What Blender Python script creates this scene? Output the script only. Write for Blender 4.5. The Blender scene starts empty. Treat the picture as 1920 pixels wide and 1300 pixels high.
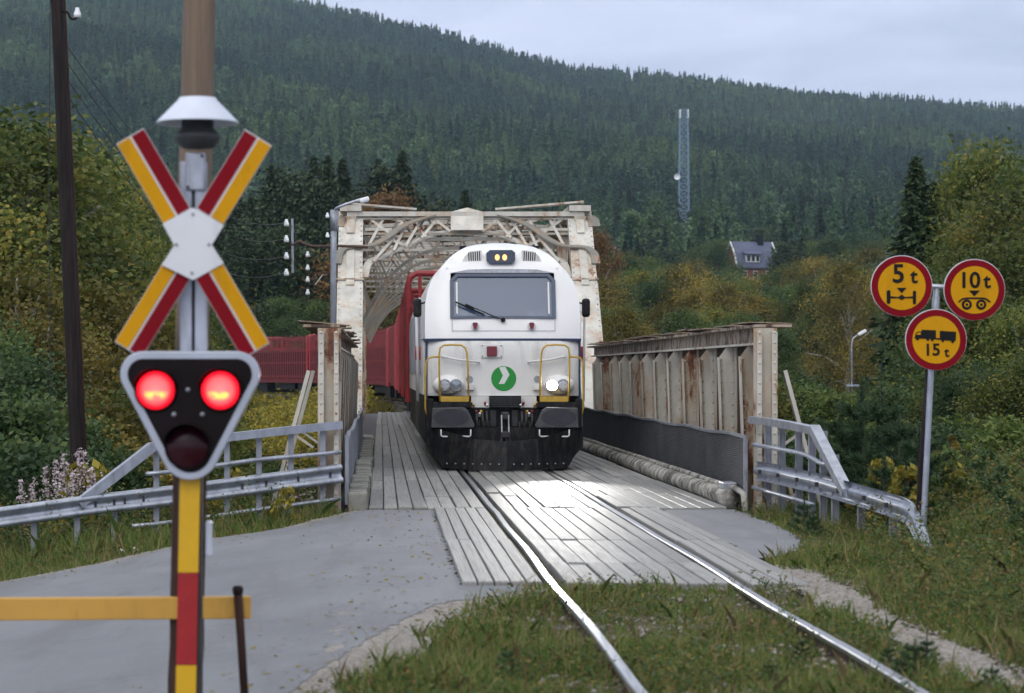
import bpy, math, random
import numpy as np
from mathutils import Vector, Matrix
random.seed(7); RNG = np.random.default_rng(7)
S = bpy.context.scene
COL = S.collection
R = math.radians
# ------------------------------------------------------------------ camera, sky, sun, exposure
FPX, VX, HY, CH = 4533.0, 715.0, 698.0, 1.73      # focal length in photo pixels, vanishing point, eye height
TX = 2.17                                          # track centre line
cd = bpy.data.cameras.new('camera'); cam = bpy.data.objects.new('camera', cd); COL.objects.link(cam)
cd.sensor_width = 36; cd.lens = FPX / 1920 * 36
cd.shift_x = (960 - VX) / 1920; cd.shift_y = (HY - 650) / 1920
cd.clip_start = 0.1; cd.clip_end = 12000
cd.dof.use_dof = True; cd.dof.focus_distance = 42.5; cd.dof.aperture_fstop = 3.6
cam.location = (0, 0, CH); cam.rotation_euler = (R(90), 0, 0)
S.camera = cam
SUN_EL, SUN_AZ = 38.0, 200.0
w = bpy.data.worlds.new('World'); S.world = w; w.use_nodes = True
nt = w.node_tree; nt.nodes.clear()
def N(nt, t, **k):
    n = nt.nodes.new(t)
    for a, v in k.items():
        if a.startswith('_'): n.inputs[a[1:].replace('_', ' ')].default_value = v
        else: setattr(n, a, v)
    return n
out = N(nt, 'ShaderNodeOutputWorld'); bg = N(nt, 'ShaderNodeBackground'); bg.inputs[1].default_value = 0.1
sky = N(nt, 'ShaderNodeTexSky', sky_type='NISHITA', sun_disc=False, sun_elevation=R(SUN_EL), sun_rotation=R(SUN_AZ))
tc = N(nt, 'ShaderNodeTexCoord'); sep = N(nt, 'ShaderNodeSeparateXYZ'); nt.links.new(tc.outputs['Generated'], sep.inputs[0])
mp = N(nt, 'ShaderNodeMapping'); mp.inputs['Scale'].default_value = (5, 5, 22); nt.links.new(tc.outputs['Generated'], mp.inputs[0])
nz = N(nt, 'ShaderNodeTexNoise'); nz.inputs['Scale'].default_value = 1.3; nz.inputs['Detail'].default_value = 5; nz.inputs['Distortion'].default_value = .6
nt.links.new(mp.outputs[0], nz.inputs['Vector'])
el = N(nt, 'ShaderNodeMapRange'); el.inputs[1].default_value = 0; el.inputs[2].default_value = 1; el.inputs[3].default_value = 6.6; el.inputs[4].default_value = 12.5
nt.links.new(sep.outputs['Z'], el.inputs[0])
cl = N(nt, 'ShaderNodeMapRange'); cl.inputs[1].default_value = .3; cl.inputs[2].default_value = .7; cl.inputs[3].default_value = .72; cl.inputs[4].default_value = 1.17
nt.links.new(nz.outputs['Fac'], cl.inputs[0])
mul = N(nt, 'ShaderNodeMath', operation='MULTIPLY'); nt.links.new(el.outputs[0], mul.inputs[0]); nt.links.new(cl.outputs[0], mul.inputs[1])
tint = N(nt, 'ShaderNodeMix', data_type='RGBA'); tint.inputs['A'].default_value = (.70, .80, 1.12, 1); tint.inputs['B'].default_value = (.86, .89, 1.08, 1)
nt.links.new(nz.outputs['Fac'], tint.inputs['Factor'])
zen = N(nt, 'ShaderNodeMix', data_type='RGBA'); zen.inputs['B'].default_value = (.95, .96, .98, 1)
zr_ = N(nt, 'ShaderNodeMapRange'); zr_.inputs[1].default_value = .12; zr_.inputs[2].default_value = .65; nt.links.new(sep.outputs['Z'], zr_.inputs[0])
nt.links.new(zr_.outputs[0], zen.inputs['Factor']); nt.links.new(tint.outputs['Result'], zen.inputs['A'])
vm = N(nt, 'ShaderNodeVectorMath', operation='SCALE'); nt.links.new(zen.outputs['Result'], vm.inputs[0]); nt.links.new(mul.outputs[0], vm.inputs['Scale'])
mx = N(nt, 'ShaderNodeMix', data_type='RGBA'); mx.inputs['Factor'].default_value = .9
nt.links.new(sky.outputs[0], mx.inputs['A']); nt.links.new(vm.outputs[0], mx.inputs['B'])
nt.links.new(mx.outputs['Result'], bg.inputs[0]); nt.links.new(bg.outputs[0], out.inputs[0])
sd = bpy.data.lights.new('sun', 'SUN'); sd.energy = 0.8; sd.angle = R(40); sd.color = (1, .96, .9)
sun = bpy.data.objects.new('sun', sd); COL.objects.link(sun)
sun.rotation_euler = (R(90 - SUN_EL), 0, R(180 - SUN_AZ) )
sun.location = (0, 0, 50)
S.view_settings.view_transform = 'Standard'; S.view_settings.look = 'None'; S.view_settings.gamma = 1; S.view_settings.exposure = 0.32
S.view_settings.use_curve_mapping = False
S.render.engine = 'CYCLES'; S.cycles.use_denoising = True
S.cycles.use_adaptive_sampling = True; S.cycles.adaptive_threshold = .025
S.cycles.max_bounces = 6; S.cycles.transparent_max_bounces = 8; S.cycles.volume_bounces = 1
S.cycles.diffuse_bounces = 3; S.cycles.glossy_bounces = 3; S.cycles.transmission_bounces = 4

def at(px, py, Y):                                 # photo pixel at depth Y -> point in the world
    return Vector(((px - VX) * Y / FPX, Y, CH + (HY - py) * Y / FPX))
def sm(a, b, x):
    t = np.clip((np.asarray(x, float) - a) / (b - a), 0, 1); return t * t * (3 - 2 * t)

# ------------------------------------------------------------------ materials
MATS = {}
def newmat(name):
    m = bpy.data.materials.new(name); m.use_nodes = True; m.node_tree.nodes.clear()
    o = N(m.node_tree, 'ShaderNodeOutputMaterial'); b = N(m.node_tree, 'ShaderNodeBsdfPrincipled')
    m.node_tree.links.new(b.outputs[0], o.inputs[0]); MATS[name] = m
    return m, m.node_tree, b, o
def c4(c): return (c[0], c[1], c[2], 1)
def coords(nt, scale=(1, 1, 1), rnd=False):
    t = N(nt, 'ShaderNodeTexCoord'); m = N(nt, 'ShaderNodeMapping'); m.inputs['Scale'].default_value = scale
    nt.links.new(t.outputs['Object'], m.inputs[0])
    if rnd:
        oi = N(nt, 'ShaderNodeObjectInfo'); mm = N(nt, 'ShaderNodeVectorMath', operation='SCALE'); mm.inputs[0].default_value = (37, 91, 53)
        nt.links.new(oi.outputs['Random'], mm.inputs['Scale']); nt.links.new(mm.outputs[0], m.inputs['Location'])
        return m.outputs[0], oi.outputs['Random']
    return m.outputs[0]
def noise(nt, vec, scale, detail=5, rough=.55, dist=0):
    n = N(nt, 'ShaderNodeTexNoise'); n.inputs['Scale'].default_value = scale; n.inputs['Detail'].default_value = detail
    n.inputs['Roughness'].default_value = rough; n.inputs['Distortion'].default_value = dist; nt.links.new(vec, n.inputs['Vector'])
    return n.outputs['Fac']
def ramp(nt, fac, stops, interp='LINEAR'):
    r = N(nt, 'ShaderNodeValToRGB'); cr = r.color_ramp; cr.interpolation = interp
    while len(cr.elements) < len(stops): cr.elements.new(0.5)
    for e, (p, c) in zip(cr.elements, stops): e.position = p; e.color = c4(c) if len(c) == 3 else c
    nt.links.new(fac, r.inputs[0]); return r.outputs[0]
def mixc(nt, fac, a, b, mode='MIX'):
    m = N(nt, 'ShaderNodeMix', data_type='RGBA', blend_type=mode)
    if isinstance(fac, float): m.inputs['Factor'].default_value = fac
    else: nt.links.new(fac, m.inputs['Factor'])
    for k, v in (('A', a), ('B', b)):
        if isinstance(v, tuple): m.inputs[k].default_value = c4(v)
        else: nt.links.new(v, m.inputs[k])
    return m.outputs['Result']
def bump(nt, b, h, strength=.3, dist=.02):
    n = N(nt, 'ShaderNodeBump'); n.inputs['Strength'].default_value = strength; n.inputs['Distance'].default_value = dist
    nt.links.new(h, n.inputs['Height']); nt.links.new(n.outputs[0], b.inputs['Normal'])
def simple(name, col, rough=.5, metal=0., var=.18, scale=4., stretch=(1, 1, 1), bmp=0., dirt=None, dirt_amt=.5, coat=0., spec=.5):
    m, nt, b, o = newmat(name); b.inputs['Specular IOR Level'].default_value = spec
    v = coords(nt, stretch); f = noise(nt, v, scale)
    lo = tuple(x * (1 - var) for x in col); hi = tuple(min(1, x * (1 + var * .7)) for x in col)
    c = ramp(nt, f, [(.3, lo), (.7, hi)])
    if dirt:
        f2 = noise(nt, coords(nt, (stretch[0] * 1.7, stretch[1] * 1.7, stretch[2] * .5)), scale * 1.4, 8, .65)
        k = ramp(nt, f2, [(1 - dirt_amt - .08, (0, 0, 0)), (1 - dirt_amt + .12, (1, 1, 1))])
        c = mixc(nt, k, c, dirt)
    nt.links.new(c, b.inputs['Base Color'])
    b.inputs['Roughness'].default_value = rough; b.inputs['Metallic'].default_value = metal
    if coat: b.inputs['Coat Weight'].default_value = coat; b.inputs['Coat Roughness'].default_value = .12
    if bmp: bump(nt, b, noise(nt, v, scale * 6, 8, .7), bmp, .01)
    return m
def rusty(name, paint, amt, scale=2.2, streak=.35, rust=((.055, .022, .014), (.24, .085, .04))):
    m, nt, b, o = newmat(name)
    v, rnd = coords(nt, (1, 1, 1), True); vs, _ = coords(nt, (1, 1, streak), True)
    f = noise(nt, v, 1.7, 4); base = ramp(nt, f, [(.3, tuple(x * .74 for x in paint)), (.7, tuple(min(1, x * 1.08) for x in paint))])
    base = mixc(nt, ramp(nt, noise(nt, vs, 5, 6, .7), [(.5, (0, 0, 0)), (.78, (.6, .6, .6))]), base, (.27, .235, .18))
    rn = noise(nt, vs, scale, 9, .68, .3)
    k = ramp(nt, rn, [(1 - amt - .05, (0, 0, 0)), (1 - amt + .015, (1, 1, 1))])
    stain = ramp(nt, rn, [(1 - amt - .16, (0, 0, 0)), (1 - amt, (.75, .75, .75))])
    c = mixc(nt, stain, base, (.42, .26, .14))
    rc = ramp(nt, noise(nt, v, 14, 6, .7), [(.3, rust[0]), (.7, rust[1])])
    c = mixc(nt, k, c, rc)
    nt.links.new(c, b.inputs['Base Color']); b.inputs['Roughness'].default_value = .62
    bump(nt, b, rn, .25, .01); return m
rusty('bridge_paint', (.60, .58, .52), .34)
rusty('bridge_paint_white', (.66, .645, .59), .355, 1.3, .5)
rusty('bridge_paint_rusty', (.50, .465, .39), .42, 3)
rusty('bridge_rust', (.40, .37, .32), .47, 4, .8, ((.022, .016, .013), (.11, .06, .04)))
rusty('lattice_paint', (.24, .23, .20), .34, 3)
simple('bridge_web', (.055, .046, .04), .85, 0, .3, 3, dirt=(.04, .025, .018), dirt_amt=.45, spec=.15)
simple('loco_white', (.80, .80, .80), .32, 0, .035, 1.2, dirt=(.62, .61, .59), dirt_amt=.36, coat=.3)
simple('loco_nose', (.72, .72, .71), .4, 0, .08, 1.4, dirt=(.48, .465, .44), dirt_amt=.41, coat=.1)
simple('loco_navy', (.02, .04, .10), .4)
simple('window_frame_blue', (.055, .075, .125), .42)
simple('black_paint', (.007, .0075, .010), .5, 0, .3, 5, dirt=(.035, .032, .029), dirt_amt=.45, spec=.22)
simple('dark_steel', (.035, .035, .04), .5, .3, .3, 6, dirt=(.07, .06, .05), dirt_amt=.4)
simple('grey_shield', (.06, .062, .07), .55, 0, .25, 6, dirt=(.10, .10, .10), dirt_amt=.42)
simple('oval_rubber', (.028, .03, .042), .6, 0, .3, 8)
simple('chrome', (.55, .56, .6), .28, .9, .1)
simple('glass_lens', (.30, .33, .38), .12, .5, .2, 30)
simple('yellow_paint', (.52, .33, .04), .45, 0, .2, 8, dirt=(.30, .20, .06), dirt_amt=.38)
simple('handle_white', (.72, .72, .72), .4, 0, .08)
simple('green_logo', (.012, .26, .035), .4, 0, .05)
simple('red_lens_off', (.16, .006, .016), .2, 0, .2, 20, coat=.5)
simple('wagon_red', (.21, .022, .027), .65, 0, .22, 2.5, dirt=(.11, .022, .02), dirt_amt=.42)
simple('wagon_end_red', (.34, .03, .035), .5, 0, .2, 2.5, dirt=(.16, .028, .026), dirt_amt=.42)
simple('wagon_dark', (.06, .012, .014), .7, 0, .3, 3, spec=.2)
simple('orange_lens', (.5, .07, .01), .2)
simple('galvanised', (.42, .45, .52), .36, .65, .22, 3.5, dirt=(.26, .28, .32), dirt_amt=.45)
simple('galvanised_dull', (.30, .32, .37), .5, .35, .22, 4, dirt=(.17, .17, .18), dirt_amt=.42)
simple('wire_dark', (.075, .078, .088), .55, .3, .3, 2)
simple('wire_light', (.36, .38, .43), .45, .6, .2, 2)
simple('concrete', (.30, .29, .26), .9, 0, .3, 3, bmp=.5, dirt=(.07, .065, .055), dirt_amt=.52, spec=.2)
simple('kerb_concrete', (.42, .41, .38), .9, 0, .25, 2.2, (1, .6, 3), 0, (.085, .08, .068), .5, spec=.15)
simple('kerb_stone', (.25, .25, .225), .85, 0, .3, 3, bmp=.5, dirt=(.12, .115, .085), dirt_amt=.45)
simple('pole_brown', (.19, .135, .095), .8, 0, .3, 2.5, (9, 9, .7), .5, dirt=(.13, .10, .075), dirt_amt=.48)
simple('pole_dark', (.022, .017, .017), .75, 0, .45, 3, (9, 9, .7), .6, dirt=(.075, .055, .045), dirt_amt=.36, spec=.15)
simple('pole_dark_brown', (.05, .026, .02), .85, 0, .4, 3, (9, 9, .7), .5, spec=.2)
simple('sign_yellow', (.60, .29, .004), .55, 0, .05, 3, dirt=(.46, .22, .006), dirt_amt=.36, spec=.12)
simple('sign_red', (.20, .002, .009), .55, 0, .08, 3, spec=.12)
simple('sign_white', (.66, .68, .72), .45, 0, .07, 3, dirt=(.5, .52, .55), dirt_amt=.36)
simple('sign_black', (.006, .006, .007), .55, spec=.2)
simple('signal_border', (.42, .46, .55), .4, .2, .1, 4)
simple('signal_black', (.006, .003, .004), .5, 0, .3, spec=.15)
simple('lens_dark', (.03, .003, .008), .25, 0, .2, spec=.3)
simple('shade_white', (.62, .67, .78), .4, 0, .1, 4)
simple('bell_dark', (.05, .055, .06), .55, .2, .3, 8)
simple('strip_red', (.33, .012, .015), .35, 0, .2, 9, dirt=(.45, .05, .03), dirt_amt=.34)
simple('strip_yellow', (.64, .37, .008), .35, 0, .08, 4, dirt=(.5, .28, .01), dirt_amt=.36)
simple('barrier_yellow', (.56, .31, .055), .55, 0, .1, 3, dirt=(.40, .22, .05), dirt_amt=.38)
simple('porcelain', (.80, .83, .86), .25, 0, .03)
simple('rail_side', (.09, .055, .04), .7, .3, .3, 6)
simple('rail_head', (.42, .43, .46), .33, .95, .15, 6, (4, .5, 4))
simple('sleeper_wood', (.10, .085, .07), .85, 0, .3, 4, bmp=.4)
simple('bark', (.10, .085, .07), .9, 0, .3, 5, bmp=.4)
simple('birch_bark', (.46, .44, .41), .8, 0, .2, 4, (1, 1, 3), 0, (.07, .065, .06), .42)
simple('mast_steel', (.22, .31, .42), .7, 0, .15, spec=.2)
simple('roof_slate', (.085, .10, .17), .6, 0, .15, .3)
simple('house_red', (.22, .055, .035), .7, 0, .15, .4)
simple('house_trim', (.75, .75, .75), .6)
simple('roof_red', (.26, .10, .08), .7)
simple('pane_dark', (.03, .035, .045), .1)
simple('cab_dark', (.10, .12, .15), .8)
simple('vest_orange', (.45, .10, .03), .8); simple('shirt_blue', (.08, .11, .2), .8); simple('skin', (.45, .28, .21), .6)
simple('paper', (.7, .7, .68), .7)
simple('red_paint', (.30, .02, .03), .45)
simple('fluff', (.52, .44, .46), .9, 0, .2, 9)
simple('cable', (.03, .03, .03), .6)

m, nt, b, o = newmat('wood_plank')
v, rnd = coords(nt, (7, 1.1, 1), True)
f = noise(nt, v, 3, 8, .65)
g = ramp(nt, rnd, [(0, (.19, .19, .19)), (.5, (.275, .275, .27)), (1, (.36, .355, .34))])
c = mixc(nt, ramp(nt, f, [(.35, (0, 0, 0)), (.7, (.75, .75, .75))]), g, (.17, .165, .16))
st, _ = coords(nt, (1, 1, 1), True)
c = mixc(nt, ramp(nt, noise(nt, st, 3.4, 6, .7), [(.5, (0, 0, 0)), (.7, (.65, .65, .65))]), c, (.10, .09, .075))
nt.links.new(c, b.inputs['Base Color'])
rr = ramp(nt, f, [(.3, (.46, .46, .46)), (.7, (.70, .70, .70))]); nt.links.new(rr, b.inputs['Roughness'])
bump(nt, b, f, .35, .012)

m, nt, b, o = newmat('asphalt')
v = coords(nt)
c = ramp(nt, noise(nt, v, .5, 4), [(.3, (.12, .128, .148)), (.7, (.18, .19, .212))])
c = mixc(nt, ramp(nt, noise(nt, coords(nt, (1, .35, 1)), 1.3, 7, .7), [(.52, (0, 0, 0)), (.72, (.55, .55, .55))]), c, (.10, .104, .115))
vo = N(nt, 'ShaderNodeTexVoronoi', feature='DISTANCE_TO_EDGE'); vo.inputs['Scale'].default_value = .38
wv = N(nt, 'ShaderNodeVectorMath', operation='ADD'); wn = N(nt, 'ShaderNodeTexNoise'); wn.inputs['Scale'].default_value = 1.8; nt.links.new(v, wn.inputs['Vector'])
nt.links.new(v, wv.inputs[0]); nt.links.new(wn.outputs['Color'], wv.inputs[1]); nt.links.new(wv.outputs[0], vo.inputs['Vector'])
c = mixc(nt, ramp(nt, vo.outputs['Distance'], [(.0, (.45, .45, .45)), (.004, (.3, .3, .3)), (.008, (0, 0, 0))]), c, (.05, .05, .055))
c = mixc(nt, ramp(nt, noise(nt, coords(nt, (2.2, .22, 1)), .8, 5, .6, .4), [(.50, (0, 0, 0)), (.64, (.55, .55, .55))]), c, (.095, .098, .108))
c = mixc(nt, ramp(nt, noise(nt, v, 5.5, 6, .75), [(.56, (0, 0, 0)), (.70, (.45, .45, .45))]), c, (.27, .265, .26))
gr = noise(nt, v, 55, 4, .85)
c = mixc(nt, ramp(nt, gr, [(.42, (0, 0, 0)), (.75, (.6, .6, .6))]), c, (.25, .25, .26))
c = mixc(nt, ramp(nt, gr, [(.22, (.6, .6, .6)), (.42, (0, 0, 0))]), c, (.07, .07, .075))
nt.links.new(c, b.inputs['Base Color']); b.inputs['Roughness'].default_value = .72; bump(nt, b, gr, .6, .006)

m, nt, b, o = newmat('gravel')
v = coords(nt); vo = N(nt, 'ShaderNodeTexVoronoi'); vo.inputs['Scale'].default_value = 38; nt.links.new(v, vo.inputs['Vector'])
c = ramp(nt, noise(nt, v, 2, 5), [(.3, (.20, .17, .145)), (.7, (.30, .275, .25))])
c = mixc(nt, .45, c, ramp(nt, vo.outputs['Color'], [(.1, (.12, .11, .10)), (.9, (.38, .36, .34))]))
nt.links.new(c, b.inputs['Base Color']); b.inputs['Roughness'].default_value = .9; bump(nt, b, vo.outputs['Distance'], .7, .015)

m, nt, b, o = newmat('soil')
v = coords(nt)
c = ramp(nt, noise(nt, v, 1.2, 6, .65), [(.3, (.035, .04, .018)), (.5, (.07, .068, .035)), (.72, (.12, .10, .065))])
c = mixc(nt, ramp(nt, noise(nt, v, 9, 6, .7), [(.5, (0, 0, 0)), (.7, (.8, .8, .8))]), c, (.15, .13, .11))
nt.links.new(c, b.inputs['Base Color']); b.inputs['Roughness'].default_value = .95; bump(nt, b, noise(nt, v, 25, 6, .7), .6, .03)
m, nt, b, o = newmat('river_water'); b.inputs['Base Color'].default_value = (.012, .018, .02, 1); b.inputs['Roughness'].default_value = .12
bump(nt, b, noise(nt, coords(nt), 1.5, 4), .25, .05)

def foliage(name, stops, trans=.3, objvar=.35, hue=None, loc_noise=None, clump=False):
    m, nt, b, o = newmat(name)
    gi = N(nt, 'ShaderNodeNewGeometry'); oi = N(nt, 'ShaderNodeObjectInfo')
    fac = gi.outputs['Random Per Island']
    if clump:                                      # leaves of one branch share a tint
        at_ = N(nt, 'ShaderNodeAttribute', attribute_name='clump'); q = N(nt, 'ShaderNodeMix', data_type='FLOAT'); q.inputs['Factor'].default_value = .68
        nt.links.new(fac, q.inputs['A']); nt.links.new(at_.outputs['Fac'], q.inputs['B']); fac = q.outputs['Result']
    c = ramp(nt, fac, stops)
    if hue:                                        # whole plants lean to another tint
        c = mixc(nt, ramp(nt, oi.outputs['Random'], [(.45, (0, 0, 0)), (1, (.75, .75, .75))]), c, hue)
    if loc_noise:
        nn = noise(nt, oi.outputs['Location'], loc_noise[0], 3)
        c = mixc(nt, ramp(nt, nn, [(.42, (0, 0, 0)), (.62, (.8, .8, .8))]), c, loc_noise[1])
    mr = N(nt, 'ShaderNodeMapRange'); mr.inputs[3].default_value = 1 - objvar; mr.inputs[4].default_value = 1 + objvar
    fr = N(nt, 'ShaderNodeMath', operation='FRACT'); ml = N(nt, 'ShaderNodeMath', operation='MULTIPLY'); ml.inputs[1].default_value = 17.31
    nt.links.new(oi.outputs['Random'], ml.inputs[0]); nt.links.new(ml.outputs[0], fr.inputs[0]); nt.links.new(fr.outputs[0], mr.inputs[0])
    sc = N(nt, 'ShaderNodeVectorMath', operation='SCALE'); nt.links.new(c, sc.inputs[0]); nt.links.new(mr.outputs[0], sc.inputs['Scale'])
    nt.links.new(sc.outputs[0], b.inputs['Base Color']); b.inputs['Roughness'].default_value = .6; b.inputs['Specular IOR Level'].default_value = .3
    if trans:
        tr = N(nt, 'ShaderNodeBsdfTranslucent'); nt.links.new(sc.outputs[0], tr.inputs[0])
        mxs = N(nt, 'ShaderNodeMixShader'); mxs.inputs[0].default_value = trans
        nt.links.new(b.outputs[0], mxs.inputs[1]); nt.links.new(tr.outputs[0], mxs.inputs[2]); nt.links.new(mxs.outputs[0], o.inputs[0])
    return m
foliage('leaf_olive', [(.1, (.035, .06, .016)), (.5, (.125, .165, .038)), (.8, (.23, .235, .052)), (.95, (.34, .26, .055))], .4, .3, (.09, .13, .03), clump=True)
foliage('leaf_green', [(.1, (.02, .046, .017)), (.5, (.07, .125, .04)), (.9, (.155, .195, .055))], .35, .3, (.05, .095, .045), clump=True)
foliage('leaf_gold', [(.1, (.06, .066, .02)), (.5, (.19, .16, .04)), (.9, (.36, .265, .05))], .35, .3, (.12, .11, .02), clump=True)
foliage('leaf_orange', [(0, (.13, .075, .03)), (.5, (.21, .12, .045)), (1, (.30, .17, .06))], .35, .3, clump=True)
foliage('needle_dark', [(0, (.018, .038, .02)), (.6, (.035, .062, .028)), (1, (.065, .095, .036))], .1, .3, (.035, .055, .02))
foliage('needle_hill', [(0, (.012, .038, .024)), (.6, (.030, .074, .040)), (1, (.075, .125, .055))], .1, .6, None, (.0045, (.115, .18, .065)))
foliage('leaf_hill', [(0, (.075, .11, .035)), (.6, (.12, .16, .045)), (1, (.22, .21, .05))], .25, .35)
foliage('grass_blade', [(0, (.075, .14, .03)), (.45, (.13, .20, .042)), (.72, (.21, .225, .06)), (.9, (.32, .27, .12)), (1, (.28, .17, .085))], .35, .0)
foliage('weed_leaf', [(0, (.035, .075, .026)), (.45, (.075, .125, .034)), (.75, (.16, .17, .045)), (.92, (.20, .12, .055)), (1, (.30, .22, .04))], .3, .0)
foliage('bank_grass', [(0, (.10, .10, .025)), (.5, (.17, .15, .035)), (.8, (.22, .18, .05)), (1, (.13, .08, .04))], .3, .0)
foliage('pine_needle', [(0, (.016, .04, .02)), (.6, (.03, .068, .026)), (1, (.055, .09, .032))], .15, .15)
foliage('dry_stalk', [(0, (.10, .06, .035)), (.6, (.20, .13, .075)), (1, (.34, .27, .16))], .2, .0)
foliage('leaf_yellow', [(0, (.14, .15, .02)), (.5, (.27, .23, .03)), (1, (.38, .30, .05))], .35, .2)

def emit(name, col, strength, ribs=False, hot=None):
    m, nt, b, o = newmat(name); nt.nodes.remove(b)
    e = N(nt, 'ShaderNodeEmission'); e.inputs[0].default_value = c4(col); e.inputs[1].default_value = strength
    if ribs:
        t = N(nt, 'ShaderNodeTexCoord'); sp_ = N(nt, 'ShaderNodeSeparateXYZ'); nt.links.new(t.outputs['Generated'], sp_.inputs[0])
        mq = N(nt, 'ShaderNodeMapping'); mq.inputs['Location'].default_value = (-.5, 0, -.5); mq.inputs['Scale'].default_value = (1, 0, 1); nt.links.new(t.outputs['Generated'], mq.inputs[0])
        ln = N(nt, 'ShaderNodeVectorMath', operation='LENGTH'); nt.links.new(mq.outputs[0], ln.inputs[0])
        base = ramp(nt, ln.outputs['Value'], [(.0, (1, .17, .17)), (.30, (1, .10, .11)), (.43, (1, .012, .025)), (.5, (.5, .0, .01))])
        hot = ramp(nt, sp_.outputs['Z'], [(.22, (0, 0, 0)), (.33, (1, 1, 1)), (.40, (1, 1, 1)), (.5, (0, 0, 0))])
        hx = ramp(nt, ln.outputs['Value'], [(.2, (1, 1, 1)), (.36, (0, 0, 0))])
        nb_ = ramp(nt, noise(nt, coords(nt, (1, 1, 1)), 26, 2), [(.42, (.1, .1, .1)), (.55, (1, 1, 1))])
        base = mixc(nt, mixc(nt, 1.0, mixc(nt, 1.0, hot, hx, 'MULTIPLY'), nb_, 'MULTIPLY'), base, (1, .55, .12))
        wv = N(nt, 'ShaderNodeTexWave', wave_type='BANDS', bands_direction='X'); wv.inputs['Scale'].default_value = 4.2
        nt.links.new(t.outputs['Generated'], wv.inputs[0]); k = ramp(nt, wv.outputs['Fac'], [(0, (.5, .5, .5)), (.6, (1, 1, 1))])
        nt.links.new(mixc(nt, 1.0, base, k, 'MULTIPLY'), e.inputs[0])
    nt.links.new(e.outputs[0], o.inputs[0]); return m
emit('lamp_red', (1, .02, .02), 2.0, True)
emit('lamp_white', (1, .98, .93), 60)
emit('lamp_warm', (1, .55, .20), 1.7)
def glassy(name, tint, a=.55, rough=.06):
    m, nt, b, o = newmat(name); b.inputs['Base Color'].default_value = c4(tint); b.inputs['Roughness'].default_value = rough
    b.inputs['Specular IOR Level'].default_value = .8
    t = N(nt, 'ShaderNodeBsdfTransparent'); t.inputs[0].default_value = (.8, .86, .95, 1)
    mxs = N(nt, 'ShaderNodeMixShader'); mxs.inputs[0].default_value = a
    nt.links.new(t.outputs[0], mxs.inputs[1]); nt.links.new(b.outputs[0], mxs.inputs[2]); nt.links.new(mxs.outputs[0], o.inputs[0])
glassy('cab_glass', (.09, .14, .24), .70)
glassy('lamp_glass', (.10, .12, .18), .6)
M = MATS

# ------------------------------------------------------------------ mesh helpers
def mesh_np(name, V, F):
    V = np.asarray(V, np.float32); F = np.asarray(F, np.int32)
    me = bpy.data.meshes.new(name); n, k = F.shape
    me.vertices.add(len(V)); me.vertices.foreach_set('co', V.ravel())
    me.loops.add(n * k); me.loops.foreach_set('vertex_index', F.ravel())
    me.polygons.add(n); me.polygons.foreach_set('loop_start', np.arange(0, n * k, k, dtype=np.int32))
    me.polygons.foreach_set('loop_total', np.full(n, k, np.int32)); me.update(calc_edges=True); return me
def tag(o, label=None, cat=None, group=None, kind=None):
    if label: o['label'] = label
    if cat: o['category'] = cat
    if group: o['group'] = group
    if kind: o['kind'] = kind
    return o
def link(name, me, mat=None, parent=None, smooth=False, bev=0):
    o = bpy.data.objects.new(name, me); COL.objects.link(o)
    if mat is not None and not me.materials: me.materials.append(M[mat] if isinstance(mat, str) else mat)
    if parent is not None:
        o.parent = parent; o.matrix_parent_inverse = root_mat(parent).inverted()
    if smooth: me.polygons.foreach_set('use_smooth', [True] * len(me.polygons))
    if bev:
        b = o.modifiers.new('bevel', 'BEVEL'); b.width = bev; b.segments = 2; b.limit_method = 'ANGLE'; b.angle_limit = R(35)
        b.harden_normals = False
    return o
def root_mat(o):
    mt = Matrix.LocRotScale(o.location, o.rotation_euler, o.scale)
    if o.parent: mt = root_mat(o.parent) @ o.matrix_parent_inverse @ mt
    return mt
def thing(name, loc, label, cat, group=None):
    o = bpy.data.objects.new(name, None); COL.objects.link(o); o.location = loc; o.empty_display_size = .2
    return tag(o, label, cat, group)
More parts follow.
